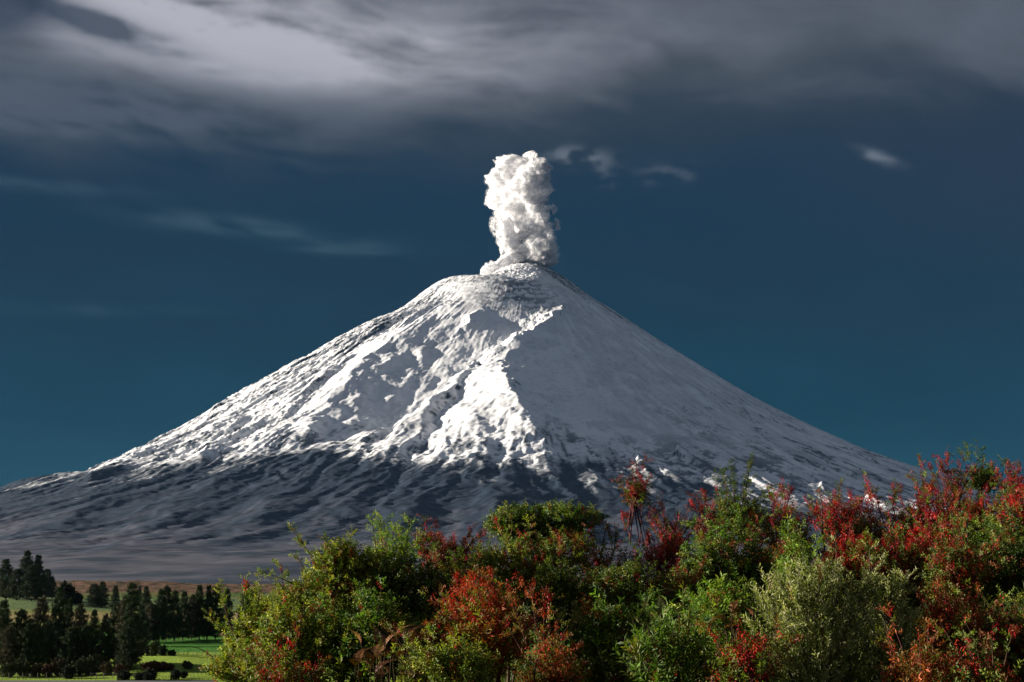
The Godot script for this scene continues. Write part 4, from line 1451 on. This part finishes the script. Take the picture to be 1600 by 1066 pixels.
func frond_mesh(s: int) -> ArrayMesh:
	# an arching bracken frond, one unit long, with paired tapering leaflets
	var r := RandomNumberGenerator.new()
	r.seed = s
	var st := SurfaceTool.new()
	st.begin(Mesh.PRIMITIVE_TRIANGLES)
	st.set_smooth_group(-1)
	var n := 22
	for i in n:
		var f := (i + 0.5) / n
		var p := Vector3(0, 0.72 * f - 0.30 * f * f, 0.62 * f * f + 0.15 * f)
		var t := Vector3(0, 0.72 - 0.6 * f, 1.24 * f + 0.15).normalized()
		var size := 0.25 * (1.0 - f) * smoothstep(0.0, 0.22, f) + 0.03
		for side: float in [-1.0, 1.0]:
			var out := (Vector3(side, 0, 0) + t * 0.45 + Vector3(0, r.randf_range(-0.15, 0.05), 0)).normalized()
			var nn := out.cross(t).normalized() * side
			leaf(st, p, out, nn, size * r.randf_range(0.85, 1.1), size * 0.17, r.randf_range(0.75, 1.2), 0.12)
	st.set_color(Color(0.8, 0.7, 0.5))
	for i in 8:
		var f0 := i / 8.0
		var f1 := (i + 1) / 8.0
		var a := Vector3(0, 0.72 * f0 - 0.30 * f0 * f0, 0.62 * f0 * f0 + 0.15 * f0)
		var b := Vector3(0, 0.72 * f1 - 0.30 * f1 * f1, 0.62 * f1 * f1 + 0.15 * f1)
		var w := Vector3(0.008, 0, 0)
		for v: Vector3 in [a - w, b - w, a + w, a + w, b - w, b + w]:
			st.add_vertex(v)
	st.generate_normals()
	return st.commit()


func fern(px: float, py: float, depth: float, size: float, count: int, tint: Color, label: String) -> void:
	var at := spot(px, py, depth)
	at.y = ground_y(at.x, at.z)
	var o := thing("bracken_fern", at, label, "fern", "bracken ferns in the hollow")
	var r := RandomNumberGenerator.new()
	r.seed = int(px * 7.0 + py)
	var lift := maxf(spot(px, py, depth).y - at.y, 0.1)
	var w := Wood.new()
	for i in count:
		var a := TAU * (i + r.randf() * 0.7) / count
		var base := Vector3(r.randfn() * 0.10, lift + r.randf_range(-0.12, 0.05), r.randfn() * 0.10)
		w.tube(bend(Vector3(r.randfn() * 0.03, -0.03, r.randfn() * 0.03), base, r, 3, 0.04), 0.004, 0.003, 3)
		var f := MeshInstance3D.new()
		f.name = "frond"
		f.mesh = fronds[i % 3]
		var c := tint * r.randf_range(0.75, 1.25)
		var m: StandardMaterial3D = frond_mats[[r.randi() % 3, 3 + r.randi() % 2][int(tint.r > tint.g)]]
		f.material_override = m
		o.add_child(f, true)
		f.position = base
		f.rotation = Vector3(r.randf_range(-0.25, 0.2), a, 0)
		f.scale = Vector3.ONE * size * r.randf_range(0.75, 1.15)
	mesh_part("stalk", w.mesh(), bark_mat(Color(0.08, 0.06, 0.03)), o)


var fronds: Array[ArrayMesh] = []
var frond_mats: Array[StandardMaterial3D] = []


func ferns() -> void:
	for i in 3:
		fronds.append(frond_mesh(300 + i))
	for c: Color in [Color(0.13, 0.20, 0.035), Color(0.075, 0.17, 0.03), Color(0.19, 0.21, 0.06), Color(0.22, 0.09, 0.025), Color(0.15, 0.05, 0.02)]:
		var m := mat(0.5, 0.4)
		m.albedo_color = c.linear_to_srgb()
		m.backlight_enabled = true
		m.backlight = Color(0.5, 0.55, 0.3)
		frond_mats.append(m)
	var g := Color(0.1, 0.2, 0.03)
	var b := Color(0.2, 0.1, 0.03)
	fern(1052, 948, 11.6, 0.26, 11, g, "pale green bracken highest in the hollow, below the shaded red brown shrub")
	fern(1020, 975, 11.2, 0.25, 10, g, "bracken between the herb patch and the highest fern")
	fern(1090, 985, 11.0, 0.26, 11, g, "bracken in front of the bright green leafy shrub")
	fern(1000, 1010, 10.6, 0.24, 9, g, "bracken lowest in the hollow, near the herb patch")
	fern(1150, 962, 11.0, 0.22, 9, b, "withered brown fern beside the bright green leafy shrub")
	fern(612, 1015, 10.6, 0.25, 11, b, "rusty fern at the foot of the green shrub in the dip")
	fern(642, 1000, 10.8, 0.22, 9, b, "rusty fern nearest to the big orange red shrub")
	fern(575, 1040, 10.3, 0.24, 10, b, "rusty fern at the lower edge")
	fern(1128, 1030, 10.2, 0.22, 9, g, "small bracken by the low red flowering shrub")
	fern(1420, 985, 10.6, 0.22, 8, b, "brownish fern between the small silvery bush and the rusty shrub")


func flower_spikes() -> void:
	var orange := [[Color(0.42, 0.06, 0.02), 3], [Color(0.45, 0.14, 0.03), 2], [Color(0.30, 0.02, 0.02), 2]]
	var yellow := [[Color(0.20, 0.20, 0.05), 3], [Color(0.28, 0.24, 0.07), 2]]
	var list := [[898, 940, 1010, 1, "yellow green flower spike beside the big orange red shrub"], [911, 928, 1010, 0, "orange flower spike, first of the tall trio"], [921, 934, 1012, 0, "orange flower spike in the middle of the tall trio"], [936, 932, 1010, 0, "orange flower spike closing the tall trio"], [946, 946, 1012, 1, "yellow green flower spike after the orange trio"], [872, 952, 1015, 1, "straw coloured spike nearest the orange red shrub"], [1046, 975, 1040, 1, "straw coloured spike among the bracken"], [1064, 980, 1040, 1, "second straw coloured spike among the bracken"]]
	for e: Array in list:
		var depth := 10.9
		var r := RandomNumberGenerator.new()
		r.seed = int(e[0])
		var tip := spot(e[0], e[1], depth)
		var foot := Vector3(tip.x, ground_y(tip.x, tip.z), tip.z)
		var o := thing("flower_spike", foot, e[4], "flower", "flower spikes by the orange red shrub")
		var w := Wood.new()
		var top := tip - foot
		w.tube(bend(Vector3(r.randfn() * 0.03, -0.03, 0), top, r, 6, 0.02), 0.006, 0.003, 4)
		mesh_part("stem", w.mesh(), bark_mat(Color(0.07, 0.09, 0.03)), o)
		var s := Scatter.new()
		var len: float = (e[2] - e[1]) * depth / focal
		for i in 46:
			var f := r.randf()
			var a := r.randf() * TAU
			var out := Vector3(cos(a), 0.5, sin(a))
			s.put(top - Vector3.UP * f * len * 0.75 + out * 0.012 * (0.4 + f), out, 0.034 * (0.6 + 0.5 * f), pick(yellow if e[3] or f > 0.6 else orange, r), r)
		scatter_part("blossom", s, sprigs["drop"], petal_mat, o)
		var l := Scatter.new()
		for i in 14:
			var f := r.randf_range(0.75, 1.6)
			var a := r.randf() * TAU
			l.put(top - Vector3.UP * f * len * 0.8, Vector3(cos(a), 0.4, sin(a)), 0.07, Color(0.05, 0.10, 0.02) * r.randf_range(0.7, 1.3), r)
		scatter_part("foliage", l, sprigs["lance"], leaf_mat, o)


func undergrowth() -> void:
	# grass and low leaves that cover the bank between the shrubs
	var r := RandomNumberGenerator.new()
	r.seed = 5
	var s := Scatter.new()
	for i in 12000:
		var d := r.randf_range(8.0, 17.5)
		var px := r.randf_range(300.0, 1980.0)
		if d > 12.5 and px < 420.0:
			continue
		var p := spot(px, 900, d)
		p.y = ground_y(p.x, p.z) - 0.02
		var c := Color(0.045, 0.085, 0.018).lerp(Color(0.10, 0.09, 0.03), r.randf()) * r.randf_range(0.5, 1.2)
		s.put(p, Vector3(r.randfn() * 0.25, 1, r.randfn() * 0.25), r.randf_range(0.12, 0.30), c, r)
	scatter_part("undergrowth", s, sprigs["blade"], leaf_mat, self)
	var o := get_node("undergrowth")
	tag(o, "grass and low leaves covering the bank between the shrubs", "", "", "stuff")
